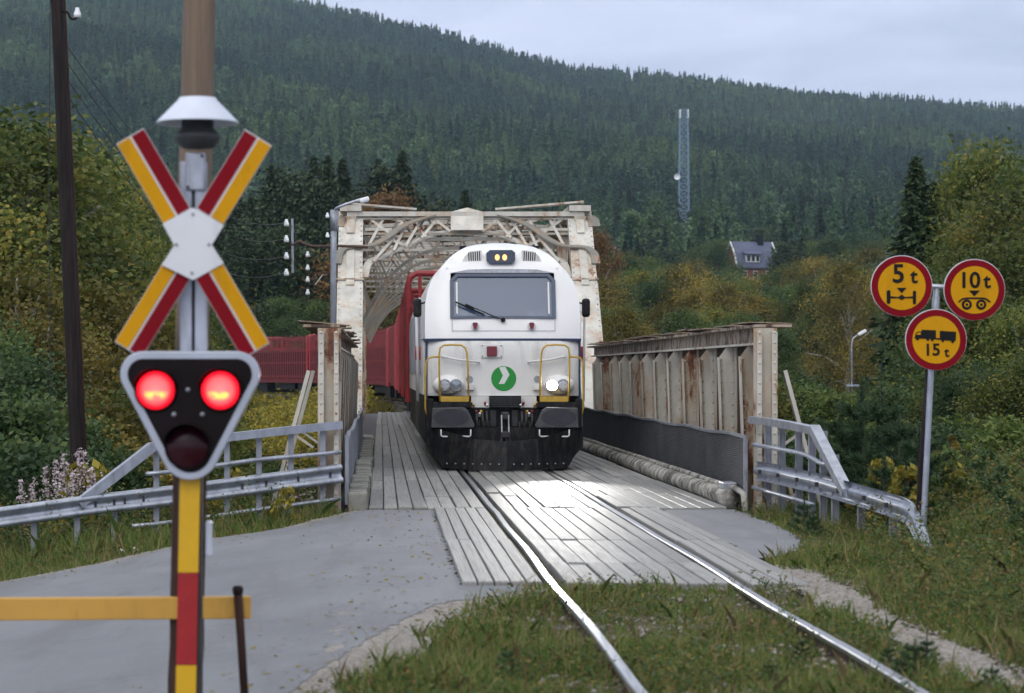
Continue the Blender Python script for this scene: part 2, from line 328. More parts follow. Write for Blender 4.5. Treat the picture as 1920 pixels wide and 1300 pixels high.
class MB:
    def __init__(s): s.v = []; s.f = []
    def add(s, v, f):
        k = len(s.v); s.v += [tuple(p) for p in v]; s.f += [tuple(i + k for i in q) for q in f]; return s
    def box(s, x0, x1, y0, y1, z0, z1):
        return s.add([(x0, y0, z0), (x1, y0, z0), (x1, y1, z0), (x0, y1, z0), (x0, y0, z1), (x1, y0, z1), (x1, y1, z1), (x0, y1, z1)],
                     [(3, 2, 1, 0), (4, 5, 6, 7), (0, 1, 5, 4), (1, 2, 6, 5), (2, 3, 7, 6), (3, 0, 4, 7)])
    def bar(s, p, q, wd, ht, up=(0, 0, 1)):
        p, q, up = Vector(p), Vector(q), Vector(up); d = (q - p).normalized(); sx = d.cross(up)
        if sx.length < 1e-4: sx = d.cross(Vector((1, 0, 0)))
        sx.normalize(); u = sx.cross(d).normalized(); vs = []
        for c in (p, q):
            for a, b_ in ((-1, -1), (1, -1), (1, 1), (-1, 1)): vs.append(c + sx * a * wd / 2 + u * b_ * ht / 2)
        return s.add(vs, [(3, 2, 1, 0), (4, 5, 6, 7), (0, 1, 5, 4), (1, 2, 6, 5), (2, 3, 7, 6), (3, 0, 4, 7)])
    def tube(s, pts, r, n=8, caps=True):
        pts = [Vector(p) for p in pts]; rs = r if isinstance(r, (list, tuple)) else [r] * len(pts); vs = []; fs = []
        t0 = (pts[1] - pts[0]).normalized(); ref = Vector((0, 0, 1)) if abs(t0.z) < .9 else Vector((1, 0, 0))
        u = t0.cross(ref).normalized()
        for i, p in enumerate(pts):
            a = pts[max(0, i - 1)]; b_ = pts[min(len(pts) - 1, i + 1)]; t = (b_ - a).normalized()
            u = (u - t * u.dot(t)).normalized(); vv = t.cross(u)
            for k in range(n):
                an = 2 * math.pi * k / n; vs.append(p + (u * math.cos(an) + vv * math.sin(an)) * rs[i])
        for i in range(len(pts) - 1):
            for k in range(n): fs.append((i * n + k, i * n + (k + 1) % n, (i + 1) * n + (k + 1) % n, (i + 1) * n + k))
        if caps: fs.append(tuple(range(n - 1, -1, -1))); fs.append(tuple((len(pts) - 1) * n + k for k in range(n)))
        return s.add(vs, fs)
    def prism(s, pts, y0, y1):                     # polygon in (x, z), extruded in y
        n = len(pts); vs = [(x, y0, z) for x, z in pts] + [(x, y1, z) for x, z in pts]
        ar = sum(pts[i][0] * pts[(i + 1) % n][1] - pts[(i + 1) % n][0] * pts[i][1] for i in range(n))
        fs = [tuple(range(n)), tuple(range(2 * n - 1, n - 1, -1))] + [((i + 1) % n, i, i + n, (i + 1) % n + n) for i in range(n)]
        if ar < 0: fs = [tuple(reversed(f)) for f in fs]
        return s.add(vs, fs)
    def disc(s, c, r, y0, y1, n=28, rz=None):
        return s.prism([(c[0] + r * math.cos(2 * math.pi * k / n), c[1] + (rz or r) * math.sin(2 * math.pi * k / n)) for k in range(n)], y0, y1)
    def lathe(s, c, prof, n=24, axis='z'):         # prof: (radius, height)
        vs = []; fs = []
        for r, h in prof:
            for k in range(n):
                a = 2 * math.pi * k / n; x, y = r * math.cos(a), r * math.sin(a)
                vs.append((c[0] + x, c[1] + y, c[2] + h) if axis == 'z' else (c[0] + x, c[1] + h, c[2] + y))
        for i in range(len(prof) - 1):
            for k in range(n):
                q = (i * n + k, i * n + (k + 1) % n, (i + 1) * n + (k + 1) % n, (i + 1) * n + k); fs.append(q if axis == 'z' else q[::-1])
        return s.add(vs, fs)
    def build(s, name, mat, parent=None, smooth=False, bev=0):
        me = bpy.data.meshes.new(name); me.from_pydata(s.v, [], s.f); me.update(); return link(name, me, mat, parent, smooth, bev)
def smooth_path(pts, n=6):
    pts = [Vector(p) for p in pts]; o = []
    for i in range(len(pts) - 1):
        p0, p1, p2, p3 = pts[max(0, i - 1)], pts[i], pts[i + 1], pts[min(len(pts) - 1, i + 2)]
        for k in range(n):
            t = k / n
            o.append(.5 * ((2 * p1) + (p2 - p0) * t + (2 * p0 - 5 * p1 + 4 * p2 - p3) * t * t + (3 * p1 - p0 - 3 * p2 + p3) * t ** 3))
    return o + [pts[-1]]
def round_poly(circles, n=14):                     # hull of circles (convex), as polygon points
    P = [(cx + r * math.cos(2 * math.pi * k / 48), cz + r * math.sin(2 * math.pi * k / 48)) for cx, cz, r in circles for k in range(48)]
    P = sorted(set(P)); lo = []; hi = []
    cr = lambda o, a, b_: (a[0] - o[0]) * (b_[1] - o[1]) - (a[1] - o[1]) * (b_[0] - o[0])
    for p in P:
        while len(lo) >= 2 and cr(lo[-2], lo[-1], p) <= 1e-9: lo.pop()
        lo.append(p)
    for p in reversed(P):
        while len(hi) >= 2 and cr(hi[-2], hi[-1], p) <= 1e-9: hi.pop()
        hi.append(p)
    return lo[:-1] + hi[:-1]
def text(name, body, size, loc, mat, parent, offset=.004, sx=1., rot=0.):
    cu = bpy.data.curves.new(name, 'FONT'); cu.body = body; cu.size = size; cu.extrude = .003; cu.offset = offset; cu.align_x = 'CENTER'; cu.align_y = 'CENTER'
    t = bpy.data.objects.new(name, cu); COL.objects.link(t); dg = bpy.context.evaluated_depsgraph_get()
    me = bpy.data.meshes.new_from_object(t.evaluated_get(dg)); COL.objects.unlink(t); bpy.data.objects.remove(t)
    me.materials.clear()
    me.transform(Matrix.Translation(loc) @ Matrix.Rotation(rot, 4, 'Y') @ Matrix.Rotation(R(90), 4, 'X') @ Matrix.Diagonal((sx, 1, 1, 1)))
    return link(name, me, mat, parent)

# ------------------------------------------------------------------ terrain
def track_x(Y):
    Y = np.asarray(Y, float); d = np.clip(Y - 130, 0, 120); return TX - (150 - np.sqrt(np.maximum(150 ** 2 - d ** 2, 1)))
RID_PX = [-400, 0, 300, 520, 700, 850, 1000, 1080, 1200, 1350, 1500, 1700, 1920, 2300]
RID_PY = [-130, -90, -45, 8, 50, 86, 128, 148, 156, 172, 194, 206, 226, 262]
def vnoise(X, Y, s, seed=0):
    return (np.sin(X * s * 1.3 + seed) * np.cos(Y * s * 1.1 + seed * 2.1) + .5 * np.sin(X * s * 2.9 + 1.7 + seed) * np.sin(Y * s * 2.3 + .4) + .25 * np.sin(X * s * 6.1 + Y * s * 5.3 + seed))
def plateau(X, Y):
    z = np.where(X < -.3, -.12 * np.minimum(-.3 - X, 5.0), 0.) - .035
    z = z + .22 * sm(5.2, 8.0, X) - .06 * sm(19.5, 18.5, Y) * sm(.4, 1.2, X)
    return z
def ground_z(X, Y):
    X = np.asarray(X, float); Y = np.asarray(Y, float)
    edge = np.where(X < -.5, np.maximum(31.9 + (X + .5) * .51, 24), np.where(X < 4.9, 31.0, 32.5 + np.minimum(X - 4.9, 4) * .4))
    near = plateau(X, Y) - sm(0, 8, Y - edge) * 4.6 + .004 * vnoise(X, Y, 1.) * sm(.4, 1.5, np.abs(X - TX) - 1)
    zf = np.interp(Y, [60, 92, 108, 200, 360, 480, 650], [-5.8, -4.4, -2.6, -2.2, -.8, 8, 23])
    emb = sm(9, 2.5, np.abs(X - track_x(Y))) * sm(98, 106, Y) * sm(420, 330, Y)
    zf = zf * (1 - emb) + (-.45) * emb
    px = VX + FPX * X / np.maximum(Y, 1); rp = np.interp(px, RID_PX, RID_PY) + 16
    zr = CH + 2600 * (HY - rp) / FPX
    t = np.clip((Y - 650) / 1950, 0, 1)
    zh = 23 + (zr - 23) * t ** 1.15 + 7 * vnoise(X, Y, .008, 1.) * sm(700, 1100, Y) * sm(2600, 2200, Y) - np.maximum(Y - 2600, 0) * .22
    far = np.where(Y > 650, zh, zf) + .25 * vnoise(X, Y, .15, 3.) * sm(105, 160, Y)
    return near + (far - near) * sm(55, 96, Y)
def grid_mesh(us, Ys, fx):
    U, YY = np.meshgrid(us, Ys); X = fx(U, YY); Z = ground_z(X, YY)
    V = np.stack([X, YY, Z], -1).reshape(-1, 3); a, b_ = len(Ys), len(us)
    i = np.arange((a - 1) * (b_ - 1)); r, c = i // (b_ - 1), i % (b_ - 1); k = r * b_ + c
    return V, np.stack([k, k + 1, k + b_ + 1, k + b_], 1)
Ys = np.concatenate([np.arange(-12, 60, .35), np.geomspace(60, 4000, 150)])
V, F = grid_mesh(np.linspace(-.62, .66, 220), Ys, lambda U, Y: U * (np.abs(Y) + 16))
V[:, 2] -= .02
tag(link('ground', mesh_np('ground', V, F), 'soil', smooth=True), kind='structure')
mb = MB(); mb.box(-120, 120, 36, 97, -5.3, -5.2); tag(mb.build('river', 'river_water'), kind='structure')

# road sheets (left boundary, right boundary as functions of Y)
AL_Y = [4, 18, 20, 22, 24, 25.2, 26.4, 28.5, 28.9, 30.75]; AL_X = [-16, -14, -11, -8, -5.2, -3.97, -3.0, -1.9, -.99, -.2]
AR_Y = [4, 8, 11, 13.65, 16.1, 18.4, 19.55, 19.85, 19.9, 30.75]; AR_X = [-2.8, -1.9, -1.1, -.47, -.05, .43, 1.2, 1.2, .66, .66]
PR_Y = [22.7, 22.9, 23.6, 24.7, 26, 28, 30.75]; PR_X = [3.62, 3.7, 4.05, 4.32, 4.45, 4.52, 4.5]
def strip(name, Y0, Y1, fl, fr, mat, dz, n=24, dy=.08, wob=.09):
    Yv = np.arange(Y0, Y1 + 1e-6, dy); V = []; 
    for Y in Yv:
        a = fl(Y) + random.gauss(0, .018) + wob * vnoise(Y, 3., 2.3, 1.) * .6; b_ = fr(Y) + random.gauss(0, .018) + wob * vnoise(Y, 7., 2.9, 2.) * .6
        X = np.linspace(a, b_, n); Z = ground_z(X, np.full(n, Y)) + dz
        V.append(np.stack([X, np.full(n, Y), Z], 1))
    V = np.concatenate(V); i = np.arange((len(Yv) - 1) * (n - 1)); r, c = i // (n - 1), i % (n - 1); k = r * n + c
    o = link(name, mesh_np(name, V, np.stack([k, k + 1, k + n + 1, k + n], 1)), mat, smooth=True); tag(o, kind='structure'); return o
fAL = lambda Y: np.interp(Y, AL_Y, AL_X); fAR = lambda Y: np.interp(Y, AR_Y, AR_X)
strip('gravel_shoulder', 5, 19.8, lambda Y: fAR(Y) - .6, lambda Y: fAR(Y) + .46 - .25 * float(sm(18, 19.6, Y)), 'gravel', .006, 8)
strip('gravel_verge', 20, 30.7, lambda Y: fAL(Y) - .22, lambda Y: fAL(Y) + .3, 'gravel', .006, 6)
strip('road', 4, 30.75, fAL, fAR, 'asphalt', .010, 60, .07, .07)
fPR = lambda Y: np.interp(Y, PR_Y, PR_X)
strip('pavement', 22.75, 30.75, lambda Y: 3.5 - .1 * (Y < 23), fPR, 'asphalt', .016, 8)
strip('path', 11, 21.6, lambda Y: 3.44 - .02 * (Y - 16), lambda Y: 3.82 + .05 * math.sin(Y * 2.1), 'gravel', .006, 6)

# ------------------------------------------------------------------ track
trk = bpy.data.objects.new('railway_track', None); COL.objects.link(trk); tag(trk, kind='structure')
def rail_line(name, prof, mat, off):
    Yl = list(np.arange(3, 130, 1.5)) + list(np.arange(130, 215, 2.5)); vs = []; fs = []; n = len(prof)
    for Y in Yl:
        wob = .012 * math.sin(Y * .9 + off) if Y < 31 else 0
        xx = float(track_x(Y)); dx = 0
        for (px_, pz) in prof: vs.append((xx + off + px_ + wob, Y - px_ * 0 + dx * 0, pz + .006 * math.sin(Y * .55 + off)))
    for i in range(len(Yl) - 1):
        for k in range(n): fs.append((i * n + k, (i + 1) * n + k, (i + 1) * n + (k + 1) % n, i * n + (k + 1) % n))
    fs.append(tuple(range(n))); m_ = MB(); m_.add(vs, fs); return m_.build(name, mat, trk)
for off in (-.7525, .7525):
    r_ = rail_line('rail', [(-.034, -.035), (-.012, -.045), (-.012, -.13), (-.07, -.15), (.07, -.15), (.012, -.13), (.012, -.045), (.034, -.035)], 'rail_side', off)
    h = rail_line('rail_head', [(-.036, -.034), (-.036, -.008), (-.028, 0), (.028, 0), (.036, -.008), (.036, -.034)], 'rail_head', off)
    h.parent = r_
sl = MB().box(-1.25, 1.25, -.12, .12, -.14, 0); slm = None
for k, Y in enumerate(np.arange(6.2, 19.7, .66)):
    if slm is None: o = sl.build('sleeper', 'sleeper_wood', trk); slm = o.data
    else: o = link('sleeper', slm, None, trk)
    o.location = (TX, Y, -.105)

# planks: one shared mesh, scaled to each plank
pm = MB().add([(-.5, -.5, -1), (.5, -.5, -1), (.5, .5, -1), (-.5, .5, -1), (-.5, -.5, -.14), (.5, -.5, -.14), (.5, .5, -.14), (-.5, .5, -.14),
               (-.46, -.497, 0), (.46, -.497, 0), (.46, .497, 0), (-.46, .497, 0)],
              [(3, 2, 1, 0), (0, 1, 5, 4), (1, 2, 6, 5), (2, 3, 7, 6), (3, 0, 4, 7), (4, 5, 9, 8), (5, 6, 10, 9), (6, 7, 11, 10), (7, 4, 8, 11), (8, 9, 10, 11)])
plank_me = bpy.data.meshes.new('plank'); plank_me.from_pydata(pm.v, [], pm.f); plank_me.materials.append(M['wood_plank'])
def plank(parent, x0, x1, y0, y1, ztop, th=.07):
    o = bpy.data.objects.new('plank', plank_me); COL.objects.link(o); o.parent = parent
    o.matrix_parent_inverse = root_mat(parent).inverted()
    o.location = ((x0 + x1) / 2, (y0 + y1) / 2, ztop); o.scale = (x1 - x0, y1 - y0, th)
    o.rotation_euler = (random.gauss(0, .0008), random.gauss(0, .010), random.gauss(0, .0012)); return o
cr = bpy.data.objects.new('crossing_deck', None); COL.objects.link(cr); cr.location = (TX, 25, 0); tag(cr, kind='structure')
def field(parent, xa, xb, n, cuts, z, jit=.012, gap=.015):
    wd = (xb - xa) / n
    for a, b_ in zip(cuts[:-1], cuts[1:]):
        for k in range(n):
            g = gap * random.uniform(.5, 1.2)
            plank(parent, xa + k * wd + g / 2, xa + (k + 1) * wd - g / 2, a + random.uniform(.006, .02), b_ - random.uniform(0, .014), z + random.gauss(0, jit * .4))
field(cr, .66, 1.33, 5, (19.9, 24.9, 30.85), .004)
field(cr, 1.51, 2.85, 8, (19.75, 21.9, 24.9, 30.85), .004)
field(cr, 3.03, 3.52, 4, (19.8, 24.9, 30.85), .004)
dk = bpy.data.objects.new('bridge_deck', None); COL.objects.link(dk); dk.location = (TX, 31, 0); tag(dk, kind='structure')
cuts = [30.87, 34.6, 39.4, 44.6, 50, 56]
def stag(c): return [c[0]] + [v_ + random.choice((-.9, 0, .9)) for v_ in c[1:-1]] + [c[-1]]
for xa, xb, n in ((-.16, 1.33, 8), (1.51, 2.85, 7), (3.0, 4.42, 8)):
    for k in range(n):
        wd = (xb - xa) / n; field(dk, xa + k * wd, xa + (k + 1) * wd, 1, stag(cuts), .003)
    field(dk, xa, xb, n, (56, 80, 104.5), .003)
mb = MB().box(-.9, 5.2, 31.0, 105, -.42, -.075); mb.build('deck_beam', 'dark_steel', dk)
MB().box(.5, 3.7, 19.95, 31, -.3, -.09).build('seam_shade_box', 'black_paint', cr)  # black box added below the planks to deepen the shade in their seams
mb = MB().box(TX - .655, TX - .62, 19.9, 31, -.12, -.07); mb.build('flangeway_filler', 'sleeper_wood', cr)

# ------------------------------------------------------------------ bridge: approach girders
def girder(side, label):
    xi = -.52 if side < 0 else 4.80                # inner face of the stiffeners
    g = thing('plate_girder', (xi, 31.2, 0), label, 'bridge girder', 'approach girders of the bridge')
    X = lambda d: xi + side * d                    # d: distance outward from inner face
    def bx(m_, d0, d1, y0, y1, z0, z1): a, b_ = sorted((X(d0), X(d1))); return m_.box(a, b_, y0, y1, z0, z1)
    bx(MB(), .23, .255, 31.25, 56.6, -.5, 2.14).build('web_plate', 'bridge_web', g)
    bx(MB(), .02, .49, 31.15, 36.2, 2.31, 2.345).build('top_flange', 'bridge_rust', g)
    bx(MB(), .015, .475, 36.21, 46.1, 2.30, 2.335).build('top_flange', 'bridge_rust', g)
    bx(MB(), .02, .485, 46.11, 56.7, 2.295, 2.33).build('top_flange', 'bridge_rust', g)
    bx(MB(), .18, .23, 31.2, 56.6, 2.09, 2.31).build('flange_angle', 'bridge_rust', g)
    bx(MB(), .10, .18, 31.2, 56.6, 2.085, 2.115).build('flange_angle', 'bridge_paint', g)
    for k in range(12):                            # loose, lifted cover plates along the top
        y = 31.1 + k * 2.1 + random.uniform(0, .5); ln = random.uniform(.9, 1.9)
        x0, x1 = sorted((X(-.06 + random.uniform(-.03, .05)), X(.56 + random.uniform(-.05, .08))))
        o = MB().box(-.5, .5, -.5, .5, -.5, .5).build('cover_plate', 'bridge_rust', g)
        o.location = ((x0 + x1) / 2, y + ln / 2, 2.365 + random.uniform(0, .012)); o.scale = (x1 - x0, ln, .014)
        o.rotation_euler = (random.gauss(0, .006), random.gauss(0, .035), random.gauss(0, .015))
    rv = MB()
    for k in range(12):
        y = 32.4 + 2.05 * k; mt = random.choice(['bridge_paint', 'bridge_paint', 'bridge_paint_rusty', 'bridge_paint'])
        if k == 0 or k == 3: mt = 'bridge_paint_rusty'
        st = MB(); pts = [(X(.075), -.05), (X(.23), -.05), (X(.23), 2.085), (X(.12), 2.085), (X(.012), 1.94)]
        st.prism(pts, y, y + .014); o = st.build('stiffener', mt, g)
        f = MB(); f.add([(X(a_), yy, z) for yy in (y - .09, y + .09) for a_, z in ((.06, -.05), (.075, -.05), (.012, 1.94), (-.003, 1.94))], [(0, 1, 2, 3), (7, 6, 5, 4), (0, 4, 5, 1), (1, 5, 6, 2), (2, 6, 7, 3), (3, 7, 4, 0)]); f.build('stiffener_angle', random.choice(['bridge_paint', 'bridge_paint', 'bridge_paint_rusty']), g)
        bx(MB(), .20, .228, y - .30, y - .22, -.05, 2.08).build('web_angle', 'bridge_paint_rusty', g)
        for z in np.arange(.95, 2.0, .16):
            for d in (.07 - .03 * (z - 1), .205): rv.lathe((X(d), y - .002, z), [(.0001, -.014), (.012, -.011), (.018, 0)], 6, 'y')
    # end post and braces
    e = MB(); bx(e, .0, .30, 31.16, 31.19, -.35, 2.30); e.build('end_plate', 'bridge_paint_rusty', g)
    e = MB(); bx(e, .03, .09, 31.06, 31.16, -.35, 2.25); bx(e, .22, .29, 31.06, 31.16, -.35, 2.25); e.build('end_angle', 'bridge_paint', g)
    for z in np.arange(-.1, 2.25, .13):
        for d in (.06, .255): rv.lathe((X(d), 31.06, z), [(.0001, -.016), (.013, -.012), (.02, 0)], 6, 'y')
    for yb in (31.3, 33.5):
        MB().bar((X(.42), yb, 1.75), (X(1.05), yb, -.6), .05, .13, (0, 1, 0)).build('outer_brace', 'bridge_paint', g)
        MB().bar((X(.36), yb + .06, .75), (X(.72), yb + .06, 1.0), .03, .07, (0, 1, 0)).build('brace_tie', 'bridge_paint', g)
        MB().bar((X(.36), yb + .06, .1), (X(.95), yb + .06, -.1), .03, .07, (0, 1, 0)).build('brace_tie', 'bridge_paint', g)
        MB().bar((X(.36), yb + .06, -.1), (X(.8), yb + .06, .4), .03, .07, (0, 1, 0)).build('brace_tie', 'bridge_paint_rusty', g)
    tag(rv.build('rivets', 'bridge_paint', g), kind='stuff')
    return g
girder(1, 'riveted plate girder with rust streaked stiffeners on the right side of the deck')
girder(-1, 'riveted plate girder seen edge on at the left side of the deck')
def mesh_screen(side, label):
    x = 4.70 if side > 0 else -.44; mat = 'wire_dark' if side > 0 else 'wire_light'
    t = thing('wire_mesh_screen', (x, 31.2, .1), label, 'mesh screen', 'wire mesh screens along the bridge deck')
    wob = lambda y: .010 * math.sin(y * .9) + .003 * math.sin(y * 4.3 + 1)
    zt = lambda y: .90 + .012 * math.sin(y * 1.4)
    wv = MB(); Yw = np.arange(31.2, 56.5, .03)
    for y in Yw: wv.bar((x + wob(y), y, .07), (x + wob(y), y, zt(y)), .0115, .0115, (0, 1, 0))
    Y2 = np.arange(31.2, 56.6, .6)
    for z in np.arange(.09, .89, .026):
        for a, b_ in zip(Y2[:-1], Y2[1:]): wv.bar((x + wob(a) - .004, a, z), (x + wob(b_) - .004, b_, z), .011, .0115)
    o = wv.build('wire_mesh', mat, t); tag(o, kind='stuff')
    fr = MB()
    for a, b_ in zip(Y2[:-1], Y2[1:]): fr.bar((x + wob(a) - side * .012, a, zt(a)), (x + wob(b_) - side * .012, b_, zt(b_)), .05, .035)
    fr.build('top_rail', 'galvanised', t)
    MB().box(x - .03, x + .02, 31.15, 31.2, .02, .92).build('end_bar', 'galvanised_dull', t)
    for y in np.arange(35.2, 56, 4.1): MB().box(x + (.012 if side > 0 else -.05), x + (.05 if side > 0 else -.012), y, y + .05, .02, .9).build('post', 'galvanised_dull', t)
mesh_screen(1, 'dark wire mesh screen below the right girder stiffeners')
mesh_screen(-1, 'pale wire mesh screen along the left edge of the deck')
# right: lumpy concrete kerb with a conduit, left: stone kerb
kb = thing('concrete_kerb', (4.5, 31.3, 0), 'rounded concrete kerb with a pipe on it below the dark mesh screen', 'kerb')
ky = np.arange(31.5, 57, 2.5)
MB().tube([(4.545 + .006 * math.sin(y * .9), y, .075 + .006 * math.sin(y * 1.7 + 1)) for y in ky], [.128 + .003 * math.sin(y * 1.3) for y in ky], 16).build('kerb_casting', 'kerb_concrete', kb, True)
pp = smooth_path([(4.60 + random.gauss(0, .01), y, .212 + random.gauss(0, .004)) for y in np.arange(31.3, 57, 2.6)], 4)
MB().tube([(4.68, 31.05, -.2), (4.66, 31.08, .16), (4.62, 31.2, .2)] + pp, .042, 10).build('conduit_pipe', 'kerb_concrete', kb, True)
MB().box(4.49, 4.67, 31.75, 32.2, .19, .28).build('junction_box', 'galvanised', kb, bev=.012)
ks = thing('stone_kerb', (-.3, 31, 0), 'row of weathered kerb blocks along the left deck edge', 'kerb')
y = 31.05
while y < 57:
    ln = random.uniform(.8, 1.25); o = MB().box(-.13, .13, 0, ln - .03, -.1, .2).build('kerb_block', 'kerb_stone', ks, bev=.035)
    o.location = (-.295 + random.gauss(0, .012), y, random.gauss(0, .012)); o.rotation_euler = (0, random.gauss(0, .03), random.gauss(0, .01)); y += ln

# ------------------------------------------------------------------ bridge: truss with portal
tb = thing('truss_bridge', (TX, 57.5, 0), 'cream riveted steel truss bridge with arched portal over the track', 'bridge')
IY = lambda z: 57.5 + .982 * z
def pp_(px, py, dy=0):
    k = (HY - py) / FPX; z = (CH + k * 57.5) / (1 - .982 * k); Y = IY(z); return Vector(((px - VX) * Y / FPX, Y + dy, z))
XL0, XL1, XR0, XR1 = -1.12, -.47, 4.86, 5.50
def incl_box(m_, x0, x1, z0, z1, t0, t1):           # plate lying in the inclined portal plane
    vs = []
    for t in (t0, t1):
        for x, z in ((x0, z0), (x1, z0), (x1, z1), (x0, z1)): vs.append((x, IY(z) + t, z))
    return m_.add(vs, [(0, 1, 2, 3), (7, 6, 5, 4), (0, 4, 5, 1), (1, 5, 6, 2), (2, 6, 7, 3), (3, 7, 4, 0)])
ri = MB()
for x0, x1, s_ in ((XL0, XL1, -1), (XR0, XR1, 1)):
    p = MB(); incl_box(p, x0, x1, -.5, 4.0, .0, .5); p.build('end_post', 'bridge_paint_white', tb)
    p = MB(); incl_box(p, x0 + .01, x1 - .01, 4.0, 5.75, .01, .5); p.build('end_post', 'bridge_paint_white', tb)
    p = MB(); incl_box(p, x0 + .22, x1 - .22, 3.95, 4.95, -.05, .0); p.build('batten', 'bridge_paint', tb)
    p = MB(); incl_box(p, x0 + .22, x1 - .22, 5.35, 5.8, -.05, .0); p.build('batten', 'bridge_paint', tb)
    p = MB(); incl_box(p, x0 - .02, x1 + .02, 4.08, 4.12, -.05, .01); p.build('batten', 'bridge_paint_rusty', tb)
    for z in np.arange(-.2, 5.7, .14):
        for xx in (x0 + .05, x1 - .05): ri.lathe((xx, IY(z) - .0, z), [(.0001, -.03), (.016, -.022), (.022, 0)], 6, 'y')
tag(ri.build('rivets', 'bridge_paint', tb), kind='stuff')
# S-curved portal flange and top beam, traced on the portal plane
half = [(632, 495), (635, 478), (645, 467), (660, 463), (685, 462.5), (700, 459), (722, 448), (755, 425), (790, 410), (820, 402), (845, 400.5)]
for mir in (0, 1):
    P = [pp_(x if not mir else 2 * 874.5 - x, y, -.06) for x, y in half]; P = smooth_path(P, 4); m_ = MB()
    for a, b_ in zip(P[:-1], P[1:]): m_.bar(a, b_, .22, .04, (0, -.3, 1))
    m_.build('curved_flange', 'galvanised_dull' if 0 else 'lattice_paint', tb)
    # lower arch chord
    arch = [(683, 520), (692, 492), (720, 478), (760, 460), (800, 442), (840, 434), (875, 433)]
    A = smooth_path([pp_(x if not mir else 2 * 874.5 - x, y, .25) for x, y in arch], 4); m_ = MB()
    for a, b_ in zip(A[:-1], A[1:]): m_.bar(a, b_, .20, .06, (0, -.3, 1))
    m_.build('arch_chord', 'bridge_paint', tb)
    for (xa, ya), (xb, yb) in (((690, 462), (720, 408)), ((690, 408), (735, 440)), ((728, 408), (770, 420)), ((735, 448), (760, 408)), ((700, 490), (738, 446)),
                               ((738, 470), (760, 424)), ((760, 462), (790, 412)), ((725, 446), (765, 462)), ((790, 446), (825, 404)), ((775, 418), (800, 444)), ((810, 406), (845, 434)), ((684, 430), (735, 430))):
        f = lambda x: x if not mir else 2 * 874.5 - x
        MB().bar(pp_(f(xa), ya, .1), pp_(f(xb), yb, .1), .07, .05, (0, 1, 0)).build('lattice_bar', 'bridge_paint', tb)
    c_ = MB(); Pc = [pp_(x if not mir else 2 * 874.5 - x, y) for x, y in ((634, 425), (637, 412), (647, 405), (668, 403))]
    Pc = smooth_path(Pc, 3)
    for a, b_ in zip(Pc[:-1], Pc[1:]): c_.bar(a, b_, .3, .03, (0, -.3, 1))
    c_.build('corner_flange', 'lattice_paint', tb)
    incl_box(MB(), *( (XL0, XL1) if not mir else (XR0, XR1)), 5.75, 5.95, .0, .5).build('post_cap', 'bridge_paint', tb)
g0, g1 = pp_(845, 432), pp_(906, 392)
gp = [pp_(845, 432, -.12), pp_(906, 432, -.12), pp_(906, 398, -.12), pp_(890, 394, -.12), pp_(876, 390, -.12), pp_(860, 394, -.12), pp_(845, 398, -.12)]
m_ = MB(); n = len(gp); m_.add(gp + [p + Vector((0, .05, 0)) for p in gp], [tuple(range(n)), tuple(range(2 * n - 1, n - 1, -1))] + [((i + 1) % n, i, i + n, (i + 1) % n + n) for i in range(n)])
m_.build('gusset_plate', 'bridge_paint', tb)
incl_box(MB(), -.9, 5.3, 5.72, 5.84, .02, .40).build('portal_beam', 'bridge_paint', tb)
incl_box(MB(), -.9, 5.3, 5.30, 5.36, .12, .40).build('portal_beam', 'lattice_paint', tb)
TYP = [63.2 + 5.9 * k for k in range(8)]             # panel points
for k, Y in enumerate(TYP):
    f = MB(); f.box(-.9, 5.3, Y - .12, Y + .12, 5.80, 5.92); f.build('cross_beam', 'bridge_rust' if k % 3 == 1 else 'bridge_paint', tb)
    f = MB(); f.box(-.6, 5.0, Y - .1, Y + .1, 5.18, 5.25); f.build('cross_beam', 'bridge_paint', tb)
    A = smooth_path([(TX + sx * a, Y, z) for sx, a, z in ((-1, 2.68, 3.0), (-1, 2.3, 3.75), (-1, 1.75, 4.42), (-1, 1.0, 4.86), (1, 0, 4.98), (1, 1.0, 4.86), (1, 1.75, 4.42), (1, 2.3, 3.75), (1, 2.68, 3.0))], 5)
    f = MB()
    for a, b_ in zip(A[:-1], A[1:]): f.bar(a, b_, .085, .13, (0, 1, 0))
    f.build('sway_arch', 'lattice_paint', tb)
    f = MB()
    for j in range(8):
        xa = -.5 + j * .67; f.bar((xa, Y, 5.22), (xa + .335, Y, 5.82), .06, .05, (0, 1, 0)); f.bar((xa + .335, Y, 5.82), (xa + .67, Y, 5.22), .06, .05, (0, 1, 0))
    for sx in (-1, 1):
        for a, z in ((2.45, 3.5), (2.0, 4.15), (1.4, 4.68)): f.bar((TX + sx * a, Y, z), (TX + sx * min(2.75, a + .45), Y, 5.2 if a < 2.3 else 4.4), .05, .05, (0, 1, 0))
    tag(f.build('sway_lattice', 'lattice_paint', tb), kind='stuff')
    for x in (-.8, 5.18):
        MB().box(x - .15, x + .15, Y - .14, Y + .14, -.3, 5.8).build('vertical', 'bridge_paint_rusty', tb)
        if k < 7: MB().bar((x, Y + .15, 5.6), (x, Y + 5.7, 0), .12, .2, (1, 0, 0)).build('diagonal', 'bridge_paint', tb)
    if k < 7:
        for sx in (0, 1): MB().bar((-.7 + 5.7 * sx, Y + .13, 5.86), (5.0 - 5.7 * sx, Y + 5.77, 5.86), .1, .08 + .02 * sx).build('wind_brace', 'bridge_paint', tb)
for x in (-.8, 5.18):
    MB().box(x - .28, x + .28, 63.0, 104.8, 5.93, 6.08).build('top_chord', 'bridge_paint', tb)
    MB().box(x - .2, x + .2, 57, 105, -.75, -.31).build('bottom_chord', 'bridge_paint', tb)
